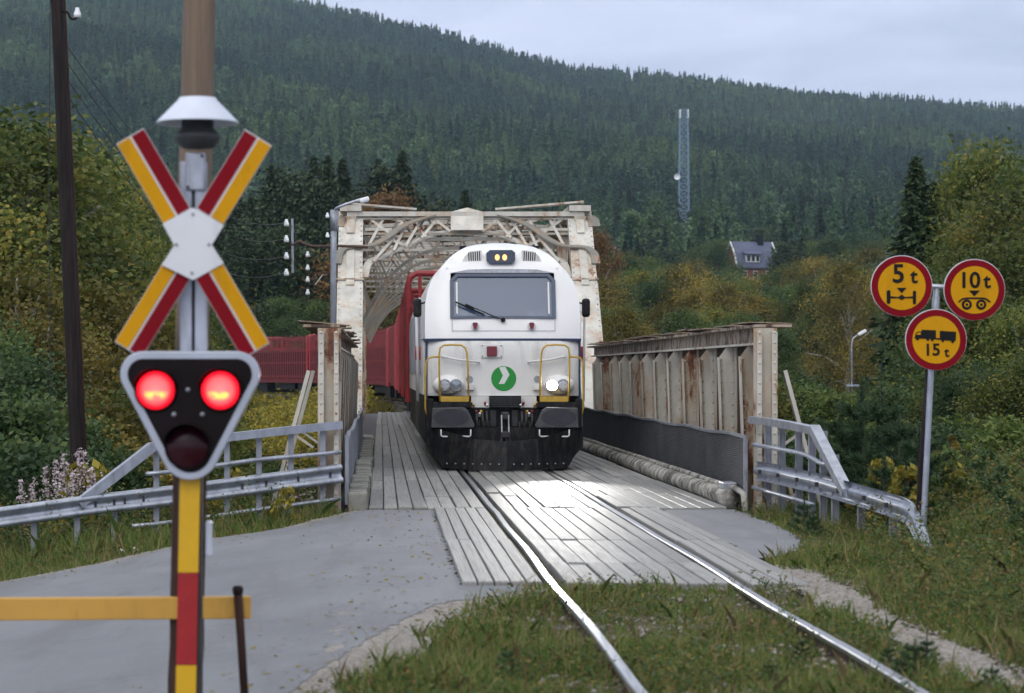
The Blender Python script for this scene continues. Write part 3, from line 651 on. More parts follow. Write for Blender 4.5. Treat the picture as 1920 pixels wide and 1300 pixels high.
for (x0, z0, x1, z1) in ((-.95, 6.14, .9, 6.0), (5.3, 6.18, 3.0, 6.0)):
    MB().bar((x0, 63.3, z0), (x1, 63.5, z1), .5, .05, (0, 0, 1)).build('loose_top_plate', 'bridge_paint', tb)
# abutment
ab = thing('bridge_abutment', (TX, 31, -4), 'grey concrete abutment under the near end of the bridge', 'abutment')
MB().box(-1.4, 5.7, 31.3, 33.0, -5.2, -.44).build('abutment_wall', 'concrete', ab); MB().box(-1.6, 5.9, 31.2, 33.15, -.9, -.43).build('bearing_shelf', 'kerb_stone', ab, bev=.03)
pr = thing('bridge_pier', (TX, 57, -5), 'concrete river pier under the foot of the truss', 'pier')
MB().box(-1.6, 5.9, 56.2, 58.2, -6.2, -1.2).build('pier_wall', 'concrete', pr); MB().box(-1.8, 6.1, 56.0, 58.4, -1.2, -.78).build('pier_cap', 'kerb_stone', pr, bev=.03)

# ------------------------------------------------------------------ locomotive
LY = 43.0; LS = FPX / LY
lx = lambda px: TX + (px - 944.5) / LS
lz = lambda py: CH + (HY - py) / LS
lo = thing('diesel_locomotive', (TX, LY, 0), 'white diesel locomotive with lit headlight facing the camera on the bridge', 'locomotive')
def fy(z):                                          # front face depth at height z
    return LY + float(np.interp(z, [0, 2.31, 2.62, 3.52, 3.60, 3.75, 3.90, 4.01, 4.08, 4.13], [0, 0, .05, .36, .40, .52, .78, 1.1, 1.45, 1.9]))
ZR = [2.33, 2.45, 2.70, 2.95, 3.2, 3.36, 3.505, 3.60, 3.68, 3.77, 3.86, 3.94, 4.02, 4.08, 4.12]
HW = [1.385, 1.39, 1.39, 1.385, 1.34, 1.28, 1.19, 1.11, 1.04, .965, .87, .76, .62, .42, .16]
WX = .935
vs = []; nC = 9
for z, h in zip(ZR, HW):
    wx = min(WX, h * .78); xs = [-h, -(h * .45 + wx * .55), -wx, -wx * .5, 0, wx * .5, wx, h * .45 + wx * .55, h]
    for x in xs:
        a = abs(x) / h; vs.append((TX + x, fy(z) + .05 * (x / 1.4) ** 2 + .28 * max(0, a - .72) ** 2 / .0784 * (.5 if z < 3.6 else .35), z))
fs = []
for i in range(len(ZR) - 1):
    for c_ in range(nC - 1):
        if 2 <= c_ <= 5 and ZR[i] >= 2.69 and ZR[i + 1] <= 3.51: continue      # windscreen opening
        fs.append((i * nC + c_, i * nC + c_ + 1, (i + 1) * nC + c_ + 1, (i + 1) * nC + c_))
# sides and roof run back from the outline
k0 = len(vs); outl = [i * nC for i in range(len(ZR))] + [i * nC + nC - 1 for i in reversed(range(len(ZR)))]
for yb in (LY + 2.6, LY + 23.0):
    for i in outl: v_ = vs[i]; vs.append((TX + (v_[0] - TX) * 1.015, yb, v_[2] + .02))
n = len(outl)
for j in range(n - 1):
    fs.append((outl[j + 1], outl[j], k0 + j, k0 + j + 1)); fs.append((k0 + j + 1, k0 + j, k0 + n + j, k0 + n + j + 1))
fs.append(tuple(k0 + n + j for j in range(n)))
body = MB(); body.add(vs, fs); ob = body.build('cab_body', 'loco_white', lo, True)
bm_ = ob.modifiers.new('edge', 'EDGE_SPLIT'); bm_.split_angle = R(48)
# lower nose
nz_ = MB(); vs = []
xs = np.linspace(-1.35, 1.35, 15); zs = [1.31, 1.40, 1.7, 2.0, 2.2, 2.285]
for z in zs:
    for x in xs: vs.append((TX + x, LY - .03 + .30 * max(0, abs(x) / 1.35 - .70) ** 2 / .09 * .5 + (.05 if z > 2.25 else 0) * .5, z))
fs = [(i * 15 + c_, i * 15 + c_ + 1, (i + 1) * 15 + c_ + 1, (i + 1) * 15 + c_) for i in range(5) for c_ in range(14)]
k = len(vs)
for z in (1.31, 2.285): vs += [(TX - 1.37, LY + 2, z), (TX + 1.37, LY + 2, z)]
fs += [(5 * 15 + 0, 0, k, k + 2), (14, 5 * 15 + 14, k + 3, k + 1), tuple(range(75, 90)) + (k + 3, k + 2)]
nz_.add(vs, fs); nz_.build('nose_panel', 'loco_nose', lo, True).modifiers.new('edge', 'EDGE_SPLIT').split_angle = R(50)
MB().box(TX - 1.385, TX + 1.385, LY - .0, LY + 2, 2.288, 2.326).build('blue_seam', 'loco_navy', lo)
for s_ in (-1, 1): MB().box(TX + s_ * 1.365 - .018, TX + s_ * 1.365 + .018, LY + .10, LY + .3, 1.25, 2.30).build('blue_edge', 'loco_navy', lo)
# body sides behind the cab, louvres and handrails
for s_ in (-1, 1):
    a, b_ = sorted((TX + s_ * 1.30, TX + s_ * 1.40)); MB().box(a, b_, LY + 2.0, LY + 22.9, 1.31, 2.33).build('side_panel', 'loco_nose', lo)
    for j in range(7): MB().box(*sorted((TX + s_ * 1.40, TX + s_ * 1.43)), LY + 3.5 + j * 2.6, LY + 5.2 + j * 2.6, 1.7, 3.0).build('side_grille', 'galvanised_dull', lo)
    MB().tube([(TX + s_ * 1.50, LY + .9, 1.2), (TX + s_ * 1.52, LY + .9, 2.75), (TX + s_ * 1.45, LY + .95, 2.85)], .022, 8).build('side_handrail', 'handle_white', lo, True)
    MB().tube([(TX + s_ * 1.50, LY + 1.9, 1.2), (TX + s_ * 1.52, LY + 1.9, 3.0), (TX + s_ * 1.45, LY + 1.95, 3.1)], .025, 8).build('side_handrail', 'handle_white', lo, True)
    MB().box(TX + s_ * 1.5 - .05, TX + s_ * 1.5 + .05, LY + 1.3, LY + 1.4, 1.95, 2.12).build('red_marker', 'red_paint', lo)
    MB().box(TX + s_ * 1.5 - .045, TX + s_ * 1.5 + .045, LY + 1.3, LY + 1.4, 2.12, 2.2).build('orange_marker', 'orange_lens', lo)
    mr = MB(); mr.box(TX + s_ * 1.52 - .075, TX + s_ * 1.52 + .075, LY + .55, LY + .65, 2.72, 3.06); mr.build('mirror', 'black_paint', lo, bev=.05)
    MB().bar((TX + s_ * 1.34, LY + .62, 3.0), (TX + s_ * 1.50, LY + .6, 2.95), .03, .03).build('mirror_arm', 'black_paint', lo)
    MB().box(*sorted((TX + s_ * .85, TX + s_ * 1.38)), LY + .45, LY + 22.8, .45, 1.30).build('underframe', 'black_paint', lo)
    for yb in (LY + 2.6, LY + 4.4, LY + 6.2, LY + 17, LY + 18.8, LY + 20.6):
        w_ = MB(); w_.lathe((TX + s_ * .75, yb, .54), [(.10, 0), (.52, 0)], 20); wl = MB()
        prof = []; 
        for (xo, r_) in ((-.07, .54), (.07, .54)): pass
        n_ = 24; vv = [(TX + s_ * .75 + xo, yb + .54 * math.cos(2 * math.pi * q / n_), .54 + .54 * math.sin(2 * math.pi * q / n_)) for xo in (-.07, .07) for q in range(n_)]
        wl.add(vv, [tuple(range(n_)), tuple(range(2 * n_ - 1, n_ - 1, -1))] + [((q + 1) % n_, q, q + n_, (q + 1) % n_ + n_) for q in range(n_)])
        wl.build('wheel', 'dark_steel', lo)
# windscreen
zf = lambda z, d=0: fy(z) + d
def scr(pts, d0, d1):                               # polygon that follows the raked windscreen plane
    vs = [(lx(x), fy(lz(y)) + d0, lz(y)) for x, y in pts] + [(lx(x), fy(lz(y)) + d1, lz(y)) for x, y in pts]; n = len(pts)
    return vs, n
o_ = [(845, 597), (1044, 597), (1044, 524), (1032, 511.5), (857, 511.5), (845, 524)]; i_ = [(852, 592.5), (1037, 592.5), (1037, 526), (1029, 517.5), (860, 517.5), (852, 526)]
fr = MB(); vo_, n = scr(o_, -.02, .05); vi_, _ = scr(i_, -.02, .05)
fr.add(vo_[:n] + vi_[:n] + vo_[n:] + vi_[n:], [q for j in range(n) for q in ((j, (j + 1) % n, n + (j + 1) % n, n + j), (2 * n + (j + 1) % n, 2 * n + j, j, (j + 1) % n), (n + j, n + (j + 1) % n, 3 * n + (j + 1) % n, 3 * n + j))])
wf = fr.build('windscreen_frame', 'window_frame_blue', lo)
gl = MB(); gv, n = scr(i_, .02, .03); gl.add(gv[:n], [tuple(range(n))]); gl.build('windscreen_glass', 'cab_glass', wf)
for x0, x1 in ((856.5, 859.5), (1029.5, 1032.5)):
    p = MB(); v4, n4 = scr([(x0, 588), (x1, 588), (x1, 528), (x0, 528)], .01, .018); p.add(v4[:4], [(0, 1, 2, 3)]); p.build('window_blind_rail', 'handle_white', wf)
cb = MB(); cb.add([(TX - 1.05, LY + .35, 2.55), (TX + 1.05, LY + .35, 2.55), (TX + 1.05, LY + 2.3, 2.55), (TX - 1.05, LY + 2.3, 2.55), (TX - 1.0, LY + .45, 3.6), (TX + 1.0, LY + .45, 3.6), (TX + 1.0, LY + 2.3, 3.6), (TX - 1.0, LY + 2.3, 3.6)],
       [(0, 1, 2, 3), (2, 6, 7, 3), (0, 3, 7, 4), (1, 5, 6, 2), (4, 7, 6, 5)]); cb.build('cab_interior', 'cab_dark', lo)
MB().box(TX - .9, TX + .9, LY + .35, LY + .75, 2.60, 2.74).build('dashboard', 'cab_dark', lo, bev=.03)
for x, w_ in ((870, .16), (900, .12), (1000, .14), (1020, .16)): 
    o = MB().box(-w_ / 2, w_ / 2, -.1, .1, -.004, .004).build('paper_sheet', 'paper', lo); o.location = (lx(x), LY + .42, 2.78); o.rotation_euler = (.5, .1, random.uniform(-.5, .5))
def wp(x, y, d): return Vector((lx(x), fy(lz(y)) + d, lz(y)))
wip = MB(); wip.bar(wp(943, 600, -.06), wp(884, 575, -.07), .018, .018); wip.build('wiper_arm', 'sign_black', lo)
MB().bar(wp(855, 566, -.06), wp(908, 590, -.06), .022, .03).build('wiper_blade', 'sign_black', lo)
MB().bar(wp(874, 571, -.075), wp(890, 579, -.075), .035, .04).build('wiper_joint', 'sign_black', lo)
MB().disc((lx(944), lz(600)), .04, fy(lz(600)) - .07, fy(lz(600))).build('wiper_pivot', 'sign_black', lo)
# panel lines below the screen, marker lamps
for (x0, y0, x1, y1) in ((848, 598, 849, 620), (1041, 598, 1042, 620), (848, 620, 1042, 621)):
    p = MB(); v4, n4 = scr([(x0, y1), (x1, y1), (x1, y0), (x0, y0)], -.006, 0); p.add(v4[:4], [(0, 1, 2, 3)]); p.build('panel_seam', 'galvanised_dull', lo)
for x in (891.5, 997.5):
    c = (lx(x), lz(611)); f0 = fy(c[1]); l_ = MB().disc(c, .07, f0 - .05, f0 + .03, 20).build('marker_lamp', 'handle_white', lo)
    MB().prism(round_poly([(c[0] - .02, c[1] + .03, .025), (c[0] + .02, c[1] + .03, .025), (c[0], c[1] - .04, .025)]), f0 - .09, f0 - .05).build('red_lens', 'red_lens_off', l_)
MB().box(lx(902), lx(943), LY - .06, LY - .02, lz(671), lz(646)).build('lamp_plate', 'handle_white', lo, bev=.006)
MB().box(lx(913), lx(932), LY - .12, LY - .06, lz(668), lz(649.5)).build('red_square_lamp', 'red_lens_off', lo, bev=.01)
for x in (905, 940):
    for y in (648.5, 668): MB().disc((lx(x), lz(y)), .011, LY - .068, LY - .06, 8).build('screw', 'dark_steel', lo)
# top lamp box and triangular louvres
def brow(pts, d0, d1, name, mat, par=lo, flat=None):
    yb = flat if flat else min(fy(lz(y)) for x, y in pts)
    return MB().prism([(lx(x), lz(y)) for x, y in pts], yb + d0, yb + d1).build(name, mat, par)
lb = brow([(921, 467), (963, 467), (969, 472), (969, 487), (963, 492.5), (921, 492.5), (915, 487), (915, 472)], -.12, .9, 'top_lamp_box', 'window_frame_blue', flat=LY + .5)
brow([(922, 469), (962, 469), (966.5, 473), (966.5, 486), (962, 490.5), (922, 490.5), (917.5, 486), (917.5, 473)], -.125, -.12, 'lamp_glass', 'lamp_glass', lb, LY + .5)
for x in (935, 949): MB().disc((lx(x), lz(481)), .042, LY + .372, LY + .39, 18, .055).build('top_lamp', 'lamp_warm', lb)
for mir in (1, -1):
    f = lambda x: x if mir == 1 else 1889 - x
    t_ = brow([(f(869), 489), (f(874), 478), (f(884), 469), (f(906), 466.5), (f(906), 498)], -.03, .8, 'louvre_panel', 'loco_nose', flat=LY + .55)
    for j in range(6):
        x = 880.5 + j * 4.1; brow([(f(x), 471 - j * .5), (f(x + 2), 471 - j * .5), (f(x + 2.6), 488), (f(x + .6), 486)], -.034, -.0305, 'louvre_slot', 'sign_black', t_, LY + .55)
    MB().box(*sorted((lx(f(868)), lx(f(880)))), LY + 1.4, LY + 1.9, 3.95, 4.05).build('roof_fitting', 'black_paint', lo)
p = MB(); v4, n4 = scr([(846, 510.5), (1042, 510.5), (1010, 504), (945, 502.5), (880, 504)], -.035, .02)
p.add(v4, [(0, 1, 2, 3, 4), (1, 0, 5, 6)] + [((j + 1) % 5, j, j + 5, (j + 1) % 5 + 5) for j in range(5)]); p.build('brow_strip', 'galvanised_dull', lo)
# headlights
def pod(mir, lit):
    f = lambda x: x if mir == 1 else 1889 - x
    c = (lx(f(843)), lz(722)); pd = MB(); n = 20; vs = []; prof = [(1, 0), (1, .05), (.93, .12), (.75, .17), (.4, .2), (.02, .205)]
    for k, d in prof:
        for q in range(n):
            a = 2 * math.pi * q / n; vs.append((c[0] + .28 * k * math.cos(a) + mir * -.02, LY - .0 - d, c[1] + .185 * k * math.sin(a)))
    pd.add(vs, [(i * n + (q + 1) % n, i * n + q, (i + 1) * n + q, (i + 1) * n + (q + 1) % n) for i in range(5) for q in range(n)])
    po = pd.build('headlight_pod', 'loco_white', lo, True)
    for j, x in enumerate((834, 855)):
        cc = (lx(f(x)), lz(722.5)); MB().lathe((cc[0], LY - .255, cc[1]), [(.085, .01), (.10, 0), (.11, .015), (.11, .12)], 24, 'y').build('lamp_rim', 'galvanised_dull', po)
        on = lit and j == 1
        le = MB().lathe((cc[0], LY - .25, cc[1]), [(.001, -.012), (.05, -.009), (.092, .0)], 20, 'y').build('headlight_lens', 'lamp_white' if on else 'glass_lens', po, True)
        if not on and j == 0:
            d_ = MB()
            for a in range(-3, 4):
                for b_ in range(-3, 4):
                    if (a + .5 * (b_ % 2)) ** 2 + b_ * b_ < 9.5: d_.disc((cc[0] + (a + .5 * (b_ % 2)) * .026, cc[1] + b_ * .023), .009, LY - .27, LY - .25, 6)
            d_.build('lamp_diodes', 'porcelain', po)
        if on:
            sp = bpy.data.lights.new('headlight_beam', 'SPOT'); sp.energy = 1900; sp.spot_size = R(26); sp.spot_blend = 1.0; sp.shadow_soft_size = .10; sp.color = (1, .97, .92)
            so = bpy.data.objects.new('headlight_beam', sp); COL.objects.link(so); so.location = (cc[0], LY - .42, cc[1]); so.rotation_euler = (R(82), 0, R(180 - 2.2))
    c2 = (lx(f(881)), lz(711)); MB().lathe((c2[0], LY - .06, c2[1]), [(.001, 0), (.055, .0), (.065, .04)], 18, 'y').build('small_lamp', 'glass_lens', lo)
    MB().box(*sorted((lx(f(874)), lx(f(889)))), LY - .1, LY - .03, lz(731), lz(721)).build('bracket', 'handle_white', lo)
    # yellow hoops, white handrail, step board
    hp = [(f(878), 752), (f(877), 690), (f(875), 662), (f(872), 653), (f(865), 648), (f(848), 647), (f(832), 648), (f(825), 653), (f(823.5), 664), (f(823.5), 700), (f(825), 752)]
    MB().tube([(lx(x), LY - .34, lz(y)) for x, y in hp], .017, 8).build('yellow_hoop', 'yellow_paint', lo, True)
    oh = [(f(824), 669.5), (f(812), 669.5), (f(803), 672), (f(799), 680), (f(797.5), 710), (f(797.5), 765), (f(800), 776), (f(807), 782)]
    MB().tube([(lx(x), LY - .34 + .04 * j / 7, lz(y)) for j, (x, y) in enumerate(oh)], .017, 8).build('yellow_handrail', 'yellow_paint', lo, True)
    MB().tube([(lx(f(829)), LY - .03, lz(668)), (lx(f(831)), LY - .16, lz(669)), (lx(f(860)), LY - .16, lz(675)), (lx(f(897)), LY - .14, lz(679)), (lx(f(898)), LY - .03, lz(679.5))], .021, 8).build('white_handrail', 'handle_white', lo, True)
    MB().box(*sorted((lx(f(826)), lx(f(878)))), LY - .38, LY - .33, lz(753), lz(743)).build('yellow_step_board', 'yellow_paint', lo)
    MB().box(*sorted((lx(f(812)), lx(f(884)))), LY - .42, LY + .0, lz(763), lz(754)).build('step_shelf', 'black_paint', lo)
    sh = [(f(810), 764), (f(868), 763), (f(876), 768), (f(889), 797), (f(886), 801), (f(808), 801)]
    b_o = MB().prism([(lx(x), lz(y)) for x, y in sh], LY - .60, LY - .52).build('buffer_shield', 'grey_shield', lo, bev=.015)
    MB().disc((lx(f(845)), lz(782)), .31, LY - .606, LY - .60, 28, .155).build('buffer_pad', 'oval_rubber', b_o)
    MB().box(*sorted((lx(f(822)), lx(f(868)))), LY - .52, LY + .1, lz(796), lz(769)).build('buffer_stock', 'black_paint', lo)
    st_ = [(f(826), 804), (f(826), 815), (f(829), 817), (f(878), 817), (f(881), 815), (f(881), 804)]
    MB().tube([(lx(x), LY - .62, lz(y)) for x, y in st_], .013, 8).build('step_handle', 'handle_white', lo, True)
    # hoses and their coloured valves
    MB().box(*sorted((lx(f(890)), lx(f(909)))), LY - .25, LY + .1, lz(800), lz(766)).build('hose_box', 'black_paint', lo)
    for (x, y, m__) in ((884, 760, 'yellow_paint'), (888, 764, 'yellow_paint'), (910, 760, 'red_paint'), (913, 764, 'porcelain'), (894, 776, 'red_paint'), (903, 776, 'yellow_paint'), (898, 780, 'porcelain')):
        MB().bar((lx(f(x)), LY - .27, lz(y)), (lx(f(x + random.uniform(-3, 3))), LY - .33, lz(y - 6)), .035, .03).build('hose_valve', m__, lo)
    for x in (893, 904, 912):
        P = smooth_path([(lx(f(x)), LY - .26, lz(772)), (lx(f(x)), LY - .42, lz(785)), (lx(f(x + 2)), LY - .36, lz(803)), (lx(f(x + 5)), LY - .25, lz(790))], 5)
        MB().tube(P, .022, 8).build('brake_hose', 'cable', lo, True)
    # plough side horns
    hs = [(f(815), 838), (f(838), 842), (f(852), 880), (f(843), 883), (f(828), 878), (f(818), 862)]
    MB().prism([(lx(x), lz(y)) for x, y in hs], LY - .35, LY - .15).build('rail_guard', 'black_paint', lo, bev=.02)
    MB().box(*sorted((lx(f(800)), lx(f(812)))), LY - .35, LY + .2, lz(812), lz(748)).build('corner_post', 'black_paint', lo)
pod(1, False); pod(-1, True)
hd = MB().box(lx(806), lx(1083), LY - .2, LY + .5, lz(815), lz(764)); hd.build('headstock', 'black_paint', lo)
MB().box(lx(884), lx(1006), LY - .1, LY + .3, lz(764), lz(743)).build('buffer_beam_panel', 'loco_nose', lo)
gw = MB().box(lx(917), lx(976), LY - .32, LY - .1, lz(764), lz(742)).build('gangway_plate', 'black_paint', lo)
for j in range(5): MB().box(lx(918 + j), lx(975 - j), LY - .325 - .006 * j, LY - .32, lz(747 + j * 4), lz(745 + j * 4)).build('plate_rib', 'dark_steel', gw)
# coupling
hk = MB().box(lx(938), lx(953), LY - .5, LY - .2, lz(786), lz(772)).build('draw_hook', 'dark_steel', lo, bev=.02)
for x in (938.5, 951.5): MB().bar((lx(x), LY - .5, lz(778)), (lx(x), LY - .62, lz(812)), .022, .03, (0, 1, 0)).build('coupling_link', 'galvanised_dull', lo)
MB().box(lx(936), lx(955), LY - .68, LY - .56, lz(820), lz(808)).build('screw_coupling', 'dark_steel', lo, bev=.02)
MB().tube(smooth_path([(lx(938), LY - .64, lz(817)), (lx(938), LY - .66, lz(832)), (lx(945.5), LY - .66, lz(838)), (lx(953), LY - .66, lz(832)), (lx(953), LY - .64, lz(817))], 4), .022, 8).build('coupling_shackle', 'dark_steel', lo, True)
MB().bar((lx(945.5), LY - .95, lz(820)), (lx(945.5), LY - .95, lz(847)), .02, .02, (0, 1, 0)).build('coupling_handle', 'dark_steel', lo)
for s_ in (-1, 1): MB().box(*sorted((lx(944.5 + s_ * 14), lx(944.5 + s_ * 26))), LY - .26, LY - .2, lz(800), lz(768)).build('hook_plate', 'dark_steel', lo, bev=.01)
# plough: two swept plates
PS = FPX / (LY - .9); plx = lambda px: TX + (px - 944.5) / PS; plz = lambda py: CH + (HY - py) / PS
for s_ in (-1, 1):
    f = lambda x: 944.5 + s_ * x
    pts = [((0, 828), -1.0), ((60, 824), -.85), ((148, 800), -.45), ((149, 838), -.45), ((128, 862), -.5), ((118, 879), -.62), ((60, 881.5), -.95), ((0, 882), -1.12)]
    vs = [(plx(f(x)), LY + d, plz(y)) for (x, y), d in pts] + [(plx(f(x)), LY + d + .05, plz(y)) for (x, y), d in pts]; n = len(pts)
    mid = [(0, 1, 6, 7), (1, 2, 3, 4), (1, 4, 5, 6)]
    fs = [q if s_ < 0 else q[::-1] for q in mid] + [tuple(i + n for i in (q[::-1] if s_ < 0 else q)) for q in mid] + [((i + 1) % n, i, i + n, (i + 1) % n + n) for i in range(n)]
    pl = MB().add(vs, fs).build('plough_blade', 'black_paint', lo)
    for j in range(7):
        x = 14 + j * 16; dd = -1.10 + .17 * x / 60 if x < 60 else -.93 + .31 * (x - 60) / 60
        MB().disc((plx(f(x)), plz(870)), .014, LY + dd - .03, LY + dd + .05, 8).build('plough_bolt', 'galvanised_dull', pl)
MB().box(plx(813), plx(1076), LY - .4, LY - .2, plz(850), plz(803)).build('plough_support', 'black_paint', lo)
MB().box(plx(840), plx(1050), LY + .0, LY + 1.2, .12, .5).build('bogie_beam', 'black_paint', lo)
# round emblem
eg = (lx(945), lz(710)); lg = MB().disc(eg, .222, LY - .036, LY - .03, 48).build('green_emblem', 'green_logo', lo)
ch_ = [(lx(x), lz(y)) for x, y in ((936.2, 689.2), (947.8, 687.6), (956, 703), (946, 720.2), (935.6, 720.2), (943.5, 704.5))]
MB().prism(ch_, LY - .0395, LY - .0362).build('emblem_arrow', 'loco_nose', lg)
# drivers: one skinned body each
def person(x, y, z, label, mat):
    V_ = [(0, 0, 0), (0, .02, .25), (0, .03, .46), (0, .02, .54), (0, 0, .62), (0, -.01, .74), (-.19, .02, .45), (-.24, -.10, .22), (-.16, -.32, .14), (.19, .02, .45), (.24, -.10, .22), (.16, -.32, .14), (-.09, -.38, -.04), (.09, -.38, -.04)]
    E_ = [(0, 1), (1, 2), (2, 3), (3, 4), (4, 5), (2, 6), (6, 7), (7, 8), (2, 9), (9, 10), (10, 11), (0, 12), (0, 13)]
    rad = [.15, .15, .12, .055, .085, .075, .07, .05, .035, .07, .05, .035, .08, .08]
    me = bpy.data.meshes.new('person'); me.from_pydata(V_, E_, []); o = bpy.data.objects.new('person', me); COL.objects.link(o)
    sk = o.modifiers.new('skin', 'SKIN')
    for i, r_ in enumerate(rad): me.skin_vertices[0].data[i].radius = (r_, r_ * .85)
    me.skin_vertices[0].data[0].use_root = True
    o.modifiers.new('sub', 'SUBSURF').levels = 1; o.modifiers['sub'].render_levels = 2
    me.materials.append(M[mat]); o.location = (x, y, z); tag(o, label, 'person')
    hdm = MB(); hdm.lathe((0, -.02, .53), [(.045, 0), (.07, .06), (.088, .14), (.085, .2), (.05, .25), (.001, .265)], 14)
    hdm.lathe((0, -.115, .62), [(.001, .05), (.014, .02), (.02, 0), (.001, -.005)], 8)
    for i, v_ in enumerate(hdm.v): pass
    h_ = hdm.build('head', 'skin', None, True); h_.parent = o
    ha = MB().lathe((0, .0, .66), [(.096, 0), (.098, .06), (.08, .11), (.03, .145), (.001, .15)], 14).build('hair', 'bark', None, True); ha.parent = o
    return o
person(lx(939), LY + 1.15, 2.45, 'person in a blue shirt seated behind the locomotive windscreen', 'shirt_blue')
person(lx(990), LY + 1.25, 2.47, 'person in an orange top seated behind the windscreen on the right', 'vest_orange')

# ------------------------------------------------------------------ timber wagons
def wagon_mesh():
    W = {}; L_ = 14.4; h0, h1 = 1.15, 4.45
    sp = [MB(), MB()]; 
    return W
def wagon(idx, label):
    L_ = 14.2; hw = 1.42; z0, z1 = 1.2, 4.42 if idx == 0 else 4.3
    y0 = 67.2 + idx * 15.2
    def pos(s_):                                     # arc position along the track
        Y = y0 + s_
        if Y <= 130: return Vector((TX, Y, 0)), 0.
        a = (Y - 130) / 150; return Vector((TX - 150 * (1 - math.cos(a)), 130 + 150 * math.sin(a), 0)), a
    c, a = pos(L_ / 2)
    t = thing('stake_wagon', c, label, 'rail wagon', 'red timber wagons behind the locomotive'); t.rotation_euler = (0, 0, a)
    T = Matrix.Translation(c) @ Matrix.Rotation(a, 4, 'Z')
    def put(m_, name, mat): m_.v = [tuple(T @ Vector(p)) for p in m_.v]; return m_.build(name, mat, t)
    put(MB().box(-1.3, 1.3, -L_ / 2, L_ / 2, .95, 1.2), 'frame', 'wagon_red')
    put(MB().box(-1.1, 1.1, -L_ / 2 + 1, -L_ / 2 + 3.2, .2, .95), 'bogie', 'black_paint'); put(MB().box(-1.1, 1.1, L_ / 2 - 3.2, L_ / 2 - 1, .2, .95), 'bogie', 'black_paint')
    put(MB().box(-.9, .9, -2.5, 2.5, .45, .95), 'underframe', 'black_paint')
    for s_ in (-1, 1):
        y = -L_ / 2 + .15; k = 0
        while y < L_ / 2:
            tall = z1 + (.0 if k % 3 else .10); put(MB().box(*sorted((s_ * hw, s_ * (hw - .03))), y, y + .2, z0 - .1, tall), 'stake', 'wagon_red'); y += .56; k += 1
        for z in (1.35, 2.35, 3.3, 4.12): put(MB().box(*sorted((s_ * (hw - .032), s_ * (hw - .09))), -L_ / 2, L_ / 2, z, z + .13), 'side_rail', 'wagon_red')
        put(MB().box(*sorted((s_ * (hw - .13), s_ * (hw - .16))), -L_ / 2, L_ / 2, z0, z1 - 1.1), 'side_sheet', 'wagon_dark')
    for e in (-1, 1):
        y = e * (L_ / 2 + .05); P = [(-hw, y, .9), (-hw, y, z1 - .25), (-hw + .05, y, z1 - .06), (-hw + .22, y, z1 + .05), (hw - .22, y, z1 + .05), (hw - .05, y, z1 - .06), (hw, y, z1 - .25), (hw, y, .9)]
        put(MB().tube(P, .085, 8), 'end_hoop', 'wagon_end_red')
        for x in np.linspace(-1.1, 1.1, 6): put(MB().box(x - .05, x + .05, y - .05, y + .05, 1.1, z1), 'end_bar', 'wagon_end_red')
        for z in (1.4, 2.5, 3.5): put(MB().box(-hw, hw, y - .05, y + .05, z, z + .12), 'end_rail', 'wagon_end_red')
for i, lb_ in enumerate(['red timber wagon with rounded end hoop directly behind the locomotive', 'second red timber wagon from the locomotive under the truss', 'third red timber wagon behind the locomotive near the bridge end',
                         'fourth red timber wagon at the start of the curve', 'fifth red timber wagon from the locomotive on the curve', 'sixth red timber wagon from the locomotive seen left of the portal',
                         'seventh red timber wagon from the locomotive left of the bridge', 'eighth red timber wagon from the locomotive behind the crossing signal', ]): wagon(i, lb_)

# ------------------------------------------------------------------ guard rails
WP = [(-.0, .155), (-.065, .135), (-.075, .10), (-.065, .07), (-.008, .045), (.0, 0), (-.008, -.045), (-.065, -.07), (-.075, -.10), (-.065, -.135), (0, -.155)]
def wbeam(path, flip, k=.75):                       # W-profile swept along a path; flip: side the corrugation faces
    path = [Vector(p) for p in path]; vs = []; fs = []; n = len(WP)
    for i, p in enumerate(path):
        t = (path[min(i + 1, len(path) - 1)] - path[max(0, i - 1)]).normalized(); sx = t.cross(Vector((0, 0, 1))).normalized() * flip; up = (sx * flip).cross(t).normalized()
        for th in (0, .006):
            for a, b_ in WP: vs.append(p + sx * (-(a) * k + th) * -1 + up * b_ * k)
    for i in range(len(path) - 1):
        for th in (0, 1):
            for j in range(n - 1): q = i * 2 * n + th * n + j; fs.append((q, q + 1, q + 1 + 2 * n, q + 2 * n))
    return MB().add(vs, fs)
# left: from the bridge end curving out of the frame
gl_ = thing('guard_rail', (-2.5, 30, -.3), 'galvanised guard rail left of the road with slanted end of its top rail', 'guard rail')
Lp = lambda t: (-.52 - 4.1 * t, 31.0 - 2.1 * t)
def lz_(t, y): X, Y = Lp(t); return Vector((X, Y, CH + (HY - y) * Y / FPX))
ts = np.linspace(0, 1.9, 30)
bpth = [lz_(t, np.interp(t, [0, .25, .5, .75, 1.0, 1.9], [888, 908, 929, 948, 972, 1060])) for t in ts]
wbeam(bpth, 1, .8).build('w_beam', 'galvanised', gl_, True)
MB().tube([lz_(t, np.interp(t, [0, .25, .45, .56], [848, 862, 880, 889])) for t in np.linspace(0, .58, 12)], .028, 8).build('pipe_rail', 'galvanised', gl_, True)
MB().tube([lz_(t, np.interp(t, [0, .25, .5, .6], [935, 956, 979, 987])) for t in np.linspace(.0, .62, 12)], .028, 8).build('pipe_rail', 'galvanised', gl_, True)
tr_ = [lz_(t, np.interp(t, [0, .25, .5, .57], [797, 813, 832, 838])) for t in (0, .2, .4, .57)]
m_ = MB()
for a, b_ in zip(tr_[:-1], tr_[1:]): m_.bar(a, b_ + (b_ - a) * .001, .10, .10)
m_.build('top_rail', 'galvanised', gl_)
